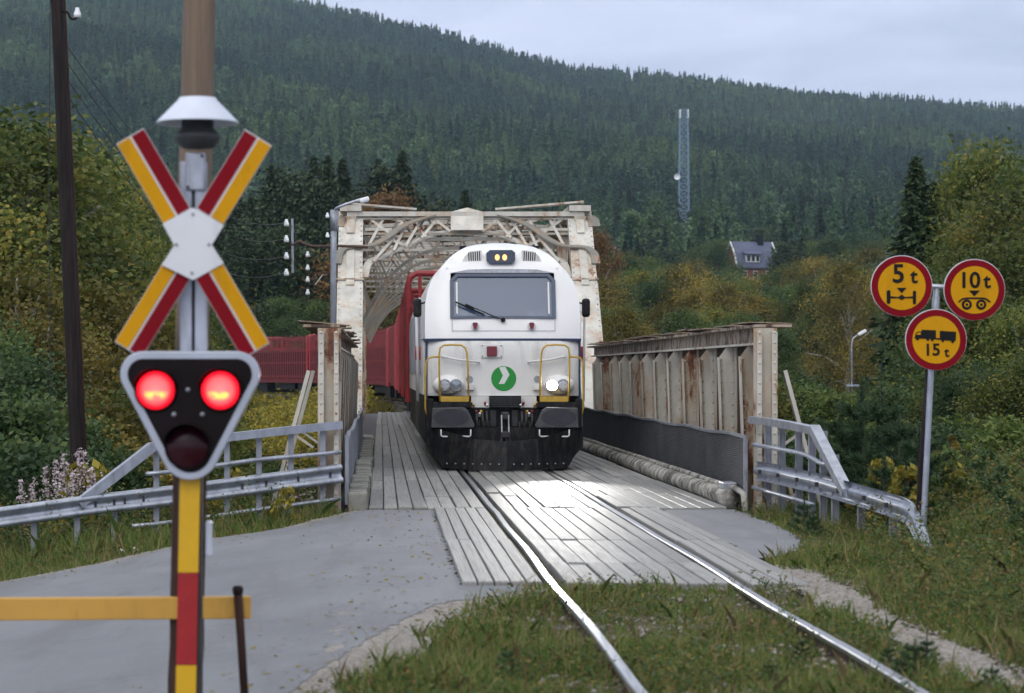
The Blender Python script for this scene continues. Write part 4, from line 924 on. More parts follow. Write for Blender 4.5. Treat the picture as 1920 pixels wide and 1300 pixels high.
MB().bar(tr_[-1] + Vector((.03, 0, .0)), lz_(.77, 945), .10, .12).build('slanted_rail', 'galvanised', gl_)
for px, tall in ((605, 1), (545, 1), (485, 1), (425, 1), (292, 1), (213, 0), (143, 0), (62, 0), (-30, 0)):
    t = np.interp(-px, [-(VX + FPX * Lp(q)[0] / Lp(q)[1]) for q in np.linspace(0, 1.3, 60)], np.linspace(0, 1.3, 60)); X, Y = Lp(t); Y += .06
    zt = lz_(t, np.interp(t, [0, .25, .5, .57], [797, 813, 832, 838])).z if tall else lz_(t, np.interp(t, [0, .25, .5, .75, 1., 1.3], [888, 908, 929, 948, 972, 1000])).z
    zb = float(ground_z(X, Y)) - .3; p = MB(); p.box(X - .035, X + .035, Y, Y + .01, zb, zt); p.box(X - .006, X + .006, Y + .01, Y + .07, zb, zt); p.box(X - .035, X + .035, Y + .07, Y + .08, zb, zt)
    p.build('post', 'galvanised_dull', gl_)
for px in (620, 560, 500, 455, 270, 235, 215, 180):
    t = np.interp(-px, [-(VX + FPX * Lp(q)[0] / Lp(q)[1]) for q in np.linspace(0, 1.3, 60)], np.linspace(0, 1.3, 60))
    q = lz_(t, np.interp(t, [0, .25, .5, .75, 1.0], [888, 908, 929, 948, 972])) + Vector((0, -.03, 0)); MB().box(q.x - .012, q.x + .012, q.y, q.y + .02, q.z - .03, q.z + .03).build('slot_bolt', 'dark_steel', gl_)
# right
gr_ = thing('guard_rail', (5, 27, 0), 'galvanised guard rail right of the bridge bending down into the grass', 'guard rail')
rx = lambda Y: float(np.interp(Y, [22.8, 24.0, 26.5, 28, 31.1], [5.28, 5.26, 5.12, 5.03, 4.76]))
def rp(px_y, Y): return Vector((rx(Y), Y, CH + (HY - px_y) * Y / FPX))
bp = [rp(882, 31.0), rp(888, 30), rp(897, 29), rp(906, 28), rp(918, 27), rp(930, 26), rp(944, 25), rp(954, 24.4), rp(966, 24.1), rp(1000, 23.75), rp(1062, 23.3), rp(1082, 23.15)]
wbeam(smooth_path(bp, 3), 1, .78).build('w_beam', 'galvanised', gr_, True)
tp = [rp(787, 31.05), rp(792, 30), rp(799, 29), rp(808, 28.0)]; m_ = MB()
for a, b_ in zip(tp[:-1], tp[1:]): m_.bar(a, b_, .11, .09)
m_.build('top_rail', 'galvanised', gr_)
MB().bar(rp(804, 28.06), rp(925, 26.55), .12, .10, (0, 0, 1)).build('slanted_rail', 'galvanised', gr_)
MB().tube(smooth_path([rp(834, 31), rp(840, 30), rp(846, 29.2), rp(854, 28.4), rp(868, 27.8), rp(871, 27.4)], 4), .028, 8).build('pipe_rail', 'galvanised', gr_, True)
MB().tube([rp(914, 31), rp(925, 30), rp(936, 29), rp(947, 28.1)], .028, 8).build('pipe_rail', 'galvanised', gr_, True)
for Y in (30.6, 29.9, 29.1, 28.5, 28.0, 27.45, 26.3, 25.0):
    X = rx(Y) + .05; zt = rp(np.interp(Y, [28, 29, 30, 31], [808, 799, 792, 787]), Y).z if Y > 27.9 else (rp(np.interp(Y, [26.55, 28.06], [925, 804]), Y).z if Y > 26.6 else rp(925 + (26.5 - Y) * 13, Y).z)
    p = MB(); p.box(X, X + .01, Y - .035, Y + .035, -.5, zt); p.box(X + .01, X + .07, Y - .006, Y + .006, -.5, zt); p.box(X + .07, X + .08, Y - .035, Y + .035, -.5, zt); p.build('post', 'galvanised_dull', gr_)
for Y in (30.5, 29.6, 28.7, 27.8, 26.8, 25.7, 24.8):
    q = rp(np.interp(-Y, [-31, -30, -29, -28, -27, -26, -25, -24.4], [882, 888, 897, 906, 918, 930, 944, 954]), Y); MB().box(q.x - .06, q.x - .02, q.y - .03, q.y + .03, q.z - .025, q.z + .025).build('slot_bolt', 'dark_steel', gr_)

# ------------------------------------------------------------------ crossing signal in the foreground
SY = 12.1; SS = FPX / SY
sx_ = lambda px: (px - VX) / SS
sz_ = lambda py: CH + (HY - py) / SS
sg = thing('crossing_signal', (sx_(355), SY, -.15), 'level crossing signal with red and yellow cross and two lit red lamps', 'crossing signal')
for a, b_ in ((334, 357), (362, 385)): MB().box(sx_(a), sx_(b_), SY + .10, SY + .14, sz_(660), sz_(300)).build('mast_channel', 'galvanised', sg, bev=.006)
MB().box(sx_(355), sx_(364), SY + .13, SY + .17, sz_(760), sz_(290)).build('mast_core', 'dark_steel', sg)
MB().box(sx_(331), sx_(377), SY + .06, SY + .13, -.4, sz_(890)).build('mast', 'dark_steel', sg)
def strip_seg(y0, y1, m_, x0=(334, 331), top=900):
    k = lambda y: (y - 900) / 400; a0, a1 = 336 - 8 * k(y0), 336 - 8 * k(y1)
    MB().prism([(sx_(a0), sz_(y0)), (sx_(a0 + 38), sz_(y0)), (sx_(a1 + 38), sz_(y1)), (sx_(a1), sz_(y1))], SY + .04, SY + .058).build('reflector_strip', m_, sg)
strip_seg(898, 1075, 'strip_yellow'); strip_seg(1075.8, 1249, 'strip_red'); strip_seg(1249.8, 1420, 'strip_yellow'); strip_seg(1420.8, 1500, 'strip_red')
# cross
CC = (362., 457.)
def arm(d, white_y):
    L_ = math.hypot(*d); ux, uy = d[0] / L_, d[1] / L_; vx, vy = -uy, ux
    P = lambda t, w_: (sx_(CC[0] + ux * t + vx * w_), sz_(CC[1] + uy * t + vy * w_))
    par = MB().prism([P(-234, -29.5), P(234, -29.5), P(234, 29.5), P(-234, 29.5)], SY + .002 + white_y, SY + .010 + white_y).build('cross_arm', 'sign_white', sg)
    for t0, t1 in ((61, 232), (-232, -61)):
        # red lies towards the upright axis, yellow outside
        out = 1 if abs(CC[0] + ux * t1 * .9 + vx * 20 - CC[0]) > abs(ux * t1 * .9 - vx * 20) else -1
        tt = (t0 + t1) / 2; out = 1 if abs(ux * tt + vx * 15) > abs(ux * tt - vx * 15) else -1
        MB().prism([P(t0, out * 28.5), P(t1, out * 28.5), P(t1, out * 2.2), P(t0, out * 2.2)], SY - .003 + white_y, SY + .0015 + white_y).build('yellow_stripe', 'sign_yellow', par)
        MB().prism([P(t0, -out * 28.5), P(t1, -out * 28.5), P(t1, -out * 2.2), P(t0, -out * 2.2)], SY - .003 + white_y, SY + .0015 + white_y).build('red_stripe', 'sign_red', par)
arm((232, 396), 0); arm((-240, 392), .0125)
wc = [(362, 390), (419, 424), (397, 460), (420, 494), (362, 525.5), (303, 497), (328, 462), (305, 420)]
wcp = MB().prism([(sx_(x), sz_(y)) for x, y in wc], SY - .010, SY - .0035).build('white_centre', 'sign_white', sg)
for x, y in ((362, 402), (331, 459), (392, 459), (360, 512)): MB().disc((sx_(x), sz_(y)), .008, SY - .016, SY - .010, 10).build('bolt', 'galvanised_dull', wcp)
# head
hc = [(269, 702, 43), (444, 702, 43), (357, 846, 54)]
MB().prism(round_poly([(sx_(x), sz_(y), r_ / SS) for x, y, r_ in hc]), SY - .02, SY + .05).build('signal_border', 'signal_border', sg, bev=.006)
hb = MB().prism(round_poly([(sx_(x), sz_(y), (r_ - 14) / SS) for x, y, r_ in hc]), SY - .024, SY - .0205).build('signal_board', 'signal_black', sg)
for x, y, r_, lit in ((293, 732, 36, 1), (414, 732, 36, 1), (352, 838, 38, 0)):
    c = (sx_(x), SY - .03, sz_(y)); rr_ = r_ / SS
    MB().lathe((c[0], SY - .035, c[2]), [(rr_ * 1.0, 0), (rr_ * 1.06, -.006), (rr_ * 1.12, 0), (rr_ * 1.12, .012)], 32, 'y').build('lamp_bezel', 'signal_black', hb)
    MB().lathe((c[0], SY - .036, c[2]), [(.0005, -.022), (rr_ * .4, -.019), (rr_ * .75, -.011), (rr_, 0)], 32, 'y').build('lamp_lens', 'lamp_red' if lit else 'lens_dark', hb, True)
    v = MB(); n = 20; vs = []
    for k in range(n + 1):
        a = R(8) + (math.pi - R(16)) * k / n
        for rr2, d in ((1.13, 0.0), (1.13, -.13 * (math.sin(a) ** .6) - .01), (1.17, -.13 * (math.sin(a) ** .6) - .01), (1.17, 0)): vs.append((c[0] + rr_ * rr2 * math.cos(a), SY - .024 + d, c[2] + rr_ * rr2 * math.sin(a)))
    v.add(vs, [(k * 4 + j, k * 4 + (j + 1) % 4, k * 4 + 4 + (j + 1) % 4, k * 4 + 4 + j) for k in range(n) for j in range(4)]); v.build('lamp_hood', 'signal_black', hb)
for x, y in ((353, 731), (327, 777), (380, 777)): MB().lathe((sx_(x), SY - .026, sz_(y)), [(.0005, -.008), (.008, -.006), (.012, 0)], 12, 'y').build('screw', 'galvanised_dull', hb)
# bell with its hat
bc = (sx_(367), SY + .12, 0)
MB().lathe((bc[0], bc[1], 0), [(.001, sz_(179)), (35 / SS, sz_(179)), (36 / SS, sz_(182)), (77 / SS, sz_(224)), (78 / SS, sz_(227)), (72 / SS, sz_(226)), (33 / SS, sz_(186))][::-1], 36).build('bell_hat', 'shade_white', sg, True)
bl = MB().lathe((bc[0], bc[1], 0), [(.001, sz_(277)), (30 / SS, sz_(274)), (40 / SS, sz_(262)), (44 / SS, sz_(255)), (44 / SS, sz_(250)), (38 / SS, sz_(243)), (31 / SS, sz_(236)), (30 / SS, sz_(200)), (.001, sz_(198))], 30).build('bell', 'bell_dark', sg, True)
MB().box(sx_(345), sx_(382), SY + .08, SY + .13, sz_(355), sz_(283)).build('bell_box', 'galvanised', sg, bev=.008)
for x, y in ((350, 349), (377, 290)): MB().disc((sx_(x), sz_(y)), .009, SY + .072, SY + .08, 8).build('screw', 'dark_steel', sg)
# wooden pole behind it
wpol = thing('wooden_pole', at(346, 1500, 12.75), 'weathered brown wooden pole right behind the crossing signal', 'pole')
pts = [at(np.interp(y, [-60, 1500], [374.5, 344]), y, 12.75) for y in np.linspace(1480, -80, 24)]
pts = [p + Vector((random.gauss(0, .002), 0, 0)) for p in pts]; prd = [.092 - .006 * i / 23 for i in range(24)]
MB().tube(pts[12:], prd[12:], 20).build('pole_shaft', 'pole_brown', wpol, True)
MB().tube(pts[:13], prd[:13], 20).build('creosoted_foot', 'pole_dark_brown', wpol, True)
MB().box(at(384, 1, 12.7).x, at(396, 1, 12.7).x, 12.72, 12.80, at(0, 1045, 12.7).z, at(0, 978, 12.7).z).build('blue_tag', 'shade_white', wpol, bev=.01)
# yellow barrier beam and the rusty stake
bb = thing('barrier_beam', at(200, 1330, 12.6), 'low yellow wooden barrier beam across the left foreground', 'barrier')
pa, pb = at(-260, 1144, 12.45), at(470, 1139, 12.75)
MB().bar(pa, pb, .05, .117).build('beam', 'barrier_yellow', bb, bev=.006)
for px in (-220, -520 + 300): pass
MB().box(pa.x + .2, pa.x + .3, 12.5, 12.6, -.6, pa.z - .06).build('support_post', 'pole_dark_brown', bb)
sk = thing('steel_stake', at(462, 1340, 12.69), 'thin rusty stake standing in front of the yellow barrier beam', 'stake')
MB().tube([at(462, 1360, 12.69), at(452, 1200, 12.69), at(446, 1112, 12.69)], [.022, .023, .024], 10).build('stake_rod', 'pole_dark_brown', sk, True)
MB().lathe((at(446, 1108, 12.69).x, 12.69, at(446, 1108, 12.69).z), [(.001, .028), (.02, .026), (.03, .012), (.026, -.02), (.001, -.022)], 12).build('stake_cap', 'pole_dark', sk, True)

# ------------------------------------------------------------------ weight limit signs
WY = 23.8; WS = FPX / WY
qx = lambda px: (px - VX) / WS
qz = lambda py: CH + (HY - py) / WS
ws = thing('weight_limit_sign', (qx(1735), WY, 0), 'three round red and yellow weight limit signs on one steel post', 'road sign')
MB().tube([(qx(1733), WY + .06, -.3), (qx(1735), WY + .06, qz(965)), (qx(1748), WY + .06, qz(700)), (qx(1759), WY + .06, qz(535))], .030, 12).build('post', 'galvanised', ws, True)
MB().tube([(qx(1727), WY + .16, -.3), (qx(1731), WY + .16, qz(900)), (qx(1746), WY + .12, qz(690))], .026, 8).build('dark_stay', 'pole_dark', ws, True)
MB().tube([(qx(1665), WY + .05, qz(532)), (qx(1884), WY + .05, qz(545))], .026, 10).build('cross_tube', 'galvanised', ws, True)
MB().tube([(qx(1757), WY + .05, qz(556)), (qx(1755), WY + .05, qz(600))], .036, 10).build('clamp', 'galvanised_dull', ws, True)
def sign(cx, cy, build):
    c = (qx(cx), qz(cy)); rr_ = 57.5 / WS
    pl = MB().disc(c, rr_, WY - .004, WY + .02, 56).build('sign_plate', 'sign_white', ws)
    MB().disc((c[0], c[1] - .003), rr_ * .985, WY - .008, WY - .0045, 56).build('red_border', 'sign_red', pl)
    MB().disc((c[0], c[1] - .003), rr_ * .775, WY - .012, WY - .0085, 56).build('yellow_face', 'sign_yellow', pl)
    build(pl)
YT = WY - .0155
def pg(pl, pts, name='symbol'): return MB().prism([(qx(x), qz(y)) for x, y in pts], YT - .003, YT + .003).build(name, 'sign_black', pl)
def num(pl, s_, px, py, hpx, rot=0.): text('number', s_, hpx / WS / .70, (qx(px), YT, qz(py)), 'sign_black', pl, .0042 * hpx / 29, 1.0, rot)
def s1(pl):
    num(pl, '5', 1684, 515, 34); num(pl, 't', 1713, 519, 27)
    pg(pl, [(1681, 540), (1699, 540), (1690, 550)], 'arrow_symbol')
    pg(pl, [(1662, 546), (1664, 544.5), (1667, 544.5), (1669, 546), (1669, 568), (1667, 570), (1664, 570), (1662, 568)], 'wheel_symbol'); pg(pl, [(1711, 547), (1713, 545.5), (1715.5, 545.5), (1717, 547), (1717, 569), (1715, 571), (1712.5, 571), (1711, 569)], 'wheel_symbol')
    pg(pl, [(1669, 556), (1684, 557), (1690, 552.5), (1696, 557), (1711, 556), (1711, 559.5), (1696, 559.5), (1690, 563), (1684, 559.5), (1669, 559.5)], 'axle_symbol')
def s2(pl):
    num(pl, '10', 1817, 527, 29); num(pl, 't', 1850, 528, 27)
    pg(pl, [(1816, 545), (1837, 545), (1826, 556)], 'arrow_symbol')
    pg(pl, [(1795.5, 566.5), (1803, 559.5), (1812, 558), (1840, 558), (1849, 559.5), (1857, 566), (1855.5, 568), (1847, 562.3), (1840, 561), (1812, 561), (1804, 562.3), (1797, 568)], 'spring_symbol')
    for x in (1812, 1839):
        w_ = MB().disc((qx(x), qz(571.5)), 9.6 / WS, YT - .002, YT + .003, 24).build('wheel_symbol', 'sign_black', pl)
        MB().disc((qx(x), qz(571.5)), 4.8 / WS, YT - .0045, YT - .0025, 20).build('hub_ring', 'sign_yellow', pl); MB().disc((qx(x), qz(571.5)), 2.8 / WS, YT - .007, YT - .005, 16).build('hub_dot', 'sign_black', pl)
def s3(pl):
    num(pl, '15', 1747, 657, 22, R(-1)); num(pl, 't', 1774.5, 661, 18, R(-1))
    pg(pl, [(1714.5, 634), (1716, 626), (1720, 622), (1727, 622), (1727, 618.5), (1754, 619.5), (1754, 634), (1761.5, 634.3), (1761.5, 620.5), (1792, 622.5), (1791, 640), (1761.5, 637.5), (1754, 636.5), (1726, 635), (1714.5, 635)], 'truck_symbol')
    pg(pl, [(1717.5, 627), (1721, 624), (1725.5, 624), (1725.5, 628), (1717.5, 628)], 'cab_window').data.materials[0] = M['sign_yellow']
    for x, y in ((1720, 636), (1739, 637), (1747.5, 637.5), (1767, 639), (1785.5, 641)): MB().disc((qx(x), qz(y)), 2.6 / WS, YT - .002, YT + .0025, 14).build('wheel_symbol', 'sign_black', pl)
sign(1690.5, 536.5, s1); sign(1827, 543.5, s2); sign(1755, 637, s3)
for o in list(bpy.data.objects):
    if o.name.startswith('cab_window'): o.location.y -= .004

# ------------------------------------------------------------------ poles, lamps and wires
dp = thing('utility_pole', at(152, 1000, 33.2), 'tall dark leaning double wooden pole at the far left', 'pole')
MB().tube([at(np.interp(y, [-40, 1000], [105, 151]), y, 33) for y in np.linspace(1010, -60, 20)], [.10 - .015 * i / 19 for i in range(20)], 14).build('pole_shaft', 'pole_dark', dp, True)
MB().tube([at(np.interp(y, [-40, 1000], [113, 162]), y, 33.25) for y in np.linspace(1010, -60, 20)], [.06] * 20, 10).build('pole_strut', 'pole_dark_brown', dp, True)
MB().tube(smooth_path([at(117, 21, 33), at(127, 24, 32.9), at(132, 34, 32.9), at(140, 36, 32.9), at(145, 30, 32.9)], 4), .018, 8).build('insulator_hook', 'pole_dark', dp, True)
def insulator(c, s_, par): return MB().lathe(c, [(.001, -.5 * s_), (.36 * s_, -.5 * s_), (.40 * s_, -.05 * s_), (.30 * s_, 0), (.34 * s_, .1 * s_), (.26 * s_, .22 * s_), (.2 * s_, .35 * s_), (.24 * s_, .5 * s_), (.001, .55 * s_)], 14).build('insulator', 'porcelain', par, True)
insulator(at(145, 24, 32.9), .13, dp)
MB().tube([at(94, 0, 33), at(92, 400, 33), at(95, 850, 33)], .006, 5).build('stay_wire', 'cable', dp)
MB().tube([at(94, -60, 33), at(94, 0, 33)], .006, 5).build('stay_wire', 'cable', dp)
sl_ = thing('street_lamp', at(626, 800, 58.2), 'grey street lamp with short arm beside the left portal post', 'street lamp')
MB().tube([at(624, 860, 58.2), at(625, 480, 58.2), at(626, 430, 58.2)], .075, 12).build('pole', 'galvanised_dull', sl_, True)
MB().tube([at(626, 432, 58.2), at(626.5, 394, 58.2)], .095, 12).build('pole_sleeve', 'galvanised_dull', sl_, True)
MB().tube(smooth_path([at(628.5, 398, 58.2), at(631, 391, 58.1), at(650, 383, 58), at(676, 374.5, 58)], 4), .035, 8).build('arm', 'galvanised', sl_, True)
m_ = MB(); m_.bar(at(674, 377, 58), at(692, 372, 58), .16, .10); m_.build('lamp_head', 'porcelain', sl_, bev=.03)
MB().bar(at(677, 380, 58), at(691, 376, 58), .12, .05).build('lamp_bowl', 'shade_white', sl_, bev=.02)
tbk = thing('insulator_bracket', at(690, 464, 61), 'rusty telegraph bracket with white insulators left of the bridge portal', 'telegraph bracket')
MB().tube(smooth_path([at(690, 464, 61.5), at(640, 461.5, 61.5), at(590, 462, 61.5), at(572, 458, 61.5), at(562, 453, 61.5), at(552, 458, 61.5), at(546, 460, 61.5)], 4), .035, 8).build('bracket_rod', 'rail_side', tbk, True)
MB().bar(at(548, 410, 61.5), at(549, 512, 61.5), .06, .04, (0, 1, 0)).build('bracket_upright', 'galvanised_dull', tbk)
for y in (418, 448, 480, 511): insulator(at(537, y, 61.4), .17, tbk); MB().bar(at(548, y + 6, 61.45), at(537, y + 6, 61.4), .02, .02).build('insulator_pin', 'dark_steel', tbk)
tb2 = thing('insulator_bracket', at(625, 512, 64), 'lower telegraph bracket with four white insulators in a column', 'telegraph bracket')
MB().bar(at(634, 512, 64.5), at(588, 513, 64.5), .05, .05).build('bracket_rod', 'rail_side', tb2); MB().bar(at(589, 511, 64.5), at(589, 536, 64.5), .05, .04, (0, 1, 0)).build('bracket_upright', 'rail_side', tb2); MB().bar(at(591, 534, 64.5), at(606, 514, 64.5), .03, .03, (0, 1, 0)).build('bracket_brace', 'bridge_paint', tb2)
MB().bar(at(577, 470, 64.4), at(577, 560, 64.4), .02, .02, (0, 1, 0)).build('insulator_rod', 'dark_steel', tb2); MB().bar(at(577, 513, 64.4), at(589, 513, 64.5), .03, .03).build('bracket_rod', 'rail_side', tb2)
for y in (477, 502, 524, 548): insulator(at(577, y, 64.35), .15, tb2)
for y in (404, 441): insulator(at(614, y, 58.1), .12, sl_); MB().bar(at(614, y + 4, 58.1), at(625, y + 4, 58.2), .015, .015).build('insulator_pin', 'dark_steel', sl_)
for i, y in enumerate((418, 448, 480, 511)):
    P = [at(537 + (400 - 537) * t, y + (-26 + 6 * i) * t + 22 * t * (1 - t) * 2.4, 61.4 - 10 * t) for t in np.linspace(0, 1, 14)]
    P += [P[-1] + (at(107, 60 + 30 * i, 36) - P[-1]) * t + Vector((0, 0, -1.1 * t * (1 - t))) for t in np.linspace(.1, 1, 10)]
    o = MB().tube(P, .008, 5); o = o.build('telegraph_wire', 'cable'); tag(o, 'thin dark telegraph wires sagging left from the white insulators', 'wire', 'telegraph wires left of the bridge')
FLY = 172.
fl = thing('street_lamp', (at(1597, 0, FLY).x, FLY, -2.4), 'distant grey street lamp among the trees right of the bridge', 'street lamp')
MB().tube([(at(1597, 0, FLY).x, FLY, -2.6), at(1597, 645, FLY), at(1600, 634, FLY), at(1610, 627, FLY)], [.075, .055, .05, .05], 8).build('pole', 'galvanised', fl, True)
MB().bar(at(1609, 628, FLY), at(1624, 619.5, FLY), .26, .22).build('lamp_head', 'porcelain', fl, bev=.05)
MB().box(at(1586, 1, FLY).x, at(1610, 1, FLY).x, FLY - .3, FLY + .3, at(1, 725, FLY).z, at(1, 721, FLY).z).build('base_plate', 'galvanised', fl)
fl2 = thing('street_lamp', at(1226, 700, 250), 'street lamp head just showing above the right girder', 'street lamp')
MB().tube([at(1212, 720, 250), at(1212, 632, 250), at(1215, 627, 250)], .08, 8).build('pole', 'galvanised', fl2, True)
MB().bar(at(1213, 628, 250), at(1228, 621, 250), .4, .3).build('lamp_head', 'porcelain', fl2, bev=.08)
# lattice mast
mt_ = thing('radio_mast', at(1283, 470, 1000), 'tall slim lattice radio mast rising out of the forest', 'mast')
zb, zt = 38., at(0, 206, 1000).z; cx = at(1282, 0, 1000).x
wd = lambda z: 2.3 - .7 * (z - zb) / (zt - zb)
cor = lambda z: [(cx + sx * wd(z), 1000 + sy * wd(z), z) for sx, sy in ((-1, -1), (1, -1), (1, 1), (-1, 1))]
lv = np.linspace(zb, zt, 27)
for i in range(4): MB().tube([cor(zb)[i], cor(zt)[i]], .19, 6).build('mast_leg', 'mast_steel', mt_)
for a, b_ in zip(lv[:-1], lv[1:]):
    A, B = cor(a), cor(b_); f = MB()
    for i in range(4): j = (i + 1) % 4; f.tube([A[i], B[j]], .10, 4); f.tube([A[j], B[i]], .10, 4); f.tube([B[i], B[j]], .10, 4)
    f.build('mast_bracing', 'mast_steel', mt_)
for i in range(4): MB().box(cor(zt - 4)[i][0] - .2, cor(zt - 4)[i][0] + .2, cor(zt)[i][1] - .6, cor(zt)[i][1] - .3, zt - 3.5, zt).build('antenna', 'porcelain', mt_)
MB().lathe((cx - 3.2, 997, at(0, 333, 1000).z), [(.001, 0), (.8, -.25), (1.3, -.8)], 14, 'y').build('antenna_dish', 'porcelain', mt_)
# houses
def house(px, py_eave, Y, wpx, label, roofm='roof_slate', wallm='house_red', rz=.25, dormer=True, rh=6.8):
    c = at(px, py_eave, Y); s_ = FPX / Y; W = wpx / s_ / 2; D = 4.5; t = thing('house', (c.x, Y, c.z - 4), label, 'house'); t.rotation_euler = (0, 0, rz)
    T = Matrix.Translation((c.x, Y, c.z)) @ Matrix.Rotation(rz, 4, 'Z')
    def put(m_, name, mat, par=t): m_.v = [tuple(T @ Vector(p)) for p in m_.v]; return m_.build(name, mat, par)
    wl = MB().box(-W + .5, W - .5, -D, D, -5, .2); put(wl, 'wall', wallm)
    gb = MB(); gp_ = [(-D, .2), (-D, .3), (-D * .62, rh * .55), (0, rh * .97), (D * .62, rh * .55), (D, .3), (D, .2)]
    for x in (-W + .5, W - .7): gb.add([(x, a, b_) for a, b_ in gp_] + [(x + .2, a, b_) for a, b_ in gp_], [tuple(range(7)), tuple(range(13, 6, -1))])
    put(gb, 'gable_wall', wallm)
    rf = MB(); P = [(-D - .6, -.3), (-D * .62, rh * .57), (0, rh), (D * .62, rh * .57), (D + .6, -.3)]; rr = [-W, W]; n = 5
    rf.add([(x, a, b_) for x in rr for a, b_ in P] + [(x, a, b_ - .25) for x in rr for a, b_ in P],
           [(j + 1, j, n + j, n + j + 1) for j in range(4)] + [(2 * n + j, 2 * n + j + 1, 3 * n + j + 1, 3 * n + j) for j in range(4)] + [q for e in (0, n) for j in range(4) for q in ((e + j, e + j + 1, 2 * n + e + j + 1, 2 * n + e + j),)])
    r_ = put(rf, 'roof', roofm)
    for x in (-W, W):
        tr = MB()
        for a, b_ in zip(P[:-1], P[1:]): tr.bar((x, a[0], a[1] - .1), (x, b_[0], b_[1] - .1), .25, .4, (1, 0, 0))
        put(tr, 'barge_board', 'house_trim', r_)
    put(MB().box(1.6, 3.2, -1.0, .6, rh - 1.2, rh + 1.8), 'chimney', 'sign_black', r_)
    if dormer:
        put(MB().box(-3.2, .6, -D - .1, -1.5, rh * .16, rh * .45), 'dormer', 'house_trim', r_)
        put(MB().bar((-1.3, -D - .8, rh * .47), (-1.3, -.8, rh * .66), 4.8, .25), 'dormer_roof', roofm, r_)
        for x in (-2.6, -1.3, 0): put(MB().box(x - .42, x + .42, -D - .16, -D - .1, rh * .2, rh * .42), 'dormer_pane', 'pane_dark', r_)
    for x in (-W * .6, -W * .1, W * .5): w_ = put(MB().box(x - .65, x + .65, -D - .08, -D - .0, -3, -1.2), 'window', 'house_trim'); put(MB().box(x - .5, x + .5, -D - .11, -D - .085, -2.85, -1.35), 'pane', 'pane_dark', w_)
house(1408, 501, 650, 84, 'dark grey roofed red house with dormer and chimney on the far slope')
house(1222, 520, 560, 30, 'small grey roofed house half hidden behind trees right of the portal', rz=-.3, dormer=False, rh=3.5)
house(1152, 480, 760, 36, 'small house with dull red roof above the trees beside the portal', 'roof_red', 'house_red', .2, False, 3.)

# ------------------------------------------------------------------ vegetation
def unit(v): return v / np.maximum(np.linalg.norm(v, axis=-1, keepdims=True), 1e-6)
def cards(C, size, rng, aspect=.55, axis=None, spread=1.):
    n = len(C); a = unit(rng.normal(size=(n, 3)) * spread + (axis if axis is not None else 0)); b_ = unit(np.cross(a, unit(rng.normal(size=(n, 3)))))
    s_ = np.broadcast_to(np.asarray(size, float), (n,))[:, None]
    V = np.stack([C - a * s_, C + b_ * s_ * aspect, C + a * s_, C - b_ * s_ * aspect], 1).reshape(-1, 3)
    return V, np.arange(4 * n).reshape(n, 4)
def make_broadleaf(seed, H, Rad, n_cl, n_lf, leaf, base=.14, bark='birch_bark', mat='leaf_olive', taper=.75, name='crown'):
    rng = np.random.default_rng(seed); rd = random.Random(seed)
    t = base + (.97 - base) * rng.random(n_cl) ** .95; an = rng.random(n_cl) * 6.283
    s_ = (t - base) / (1 - base); prof = np.sin(np.pi * np.clip(s_ * .86 + .13, 0, 1) ** taper) ** .7
    rr = Rad * prof * (.25 + .8 * np.sqrt(rng.random(n_cl))) * (1 + .22 * np.sin(an * 2 + seed) + .12 * np.sin(an * 5 + t * 9))
    cc = np.stack([rr * np.cos(an), rr * np.sin(an), t * H * .97], 1)
    cr_ = (.06 + .06 * rng.random(n_cl)) * H * (.55 + .45 * prof)
    k = rng.integers(0, n_cl, n_lf); off = rng.normal(size=(n_lf, 3)) * np.array([.5, .5, .42]) * cr_[k][:, None]
    off[:, 2] -= np.abs(rng.normal(size=n_lf)) * cr_[k] * .5
    C = cc[k] + off; C[:, 2] = np.where(C[:, 2] > H, 2 * H - C[:, 2], C[:, 2]); C[:, 2] = np.abs(C[:, 2] - .02 * H) + .02 * H
    V, F = cards(C, leaf * (.6 + .8 * rng.random(n_lf)), rng, .6)
    crown = mesh_np(name, V, F); crown.materials.append(M[mat])
    ca = crown.attributes.new('clump', 'FLOAT', 'POINT'); ca.data.foreach_set('value', np.repeat(rng.random(n_cl)[k], 4).astype(np.float32))
    tk = MB(); P = [(.012 * H * math.sin(i * 1.3 + seed), .012 * H * math.cos(i * 1.7 + seed), H * .9 * i / 7 - .3) for i in range(8)]
    tk.tube(P, [.020 * H * (1 - .85 * i / 7) for i in range(8)], 7)
    for j in range(0, min(n_cl, 26)):
        e = Vector(cc[j]); z = max(.1 * H, e.z * .72); st_ = Vector((0, 0, z)); md = st_.lerp(e, .55) + Vector((0, 0, .03 * H)); tk.tube([st_, md, e], [.007 * H, .005 * H, .002 * H], 4, False)
    me = bpy.data.meshes.new('trunk'); me.from_pydata(tk.v, [], tk.f); me.materials.append(M[bark]); return me, crown, H
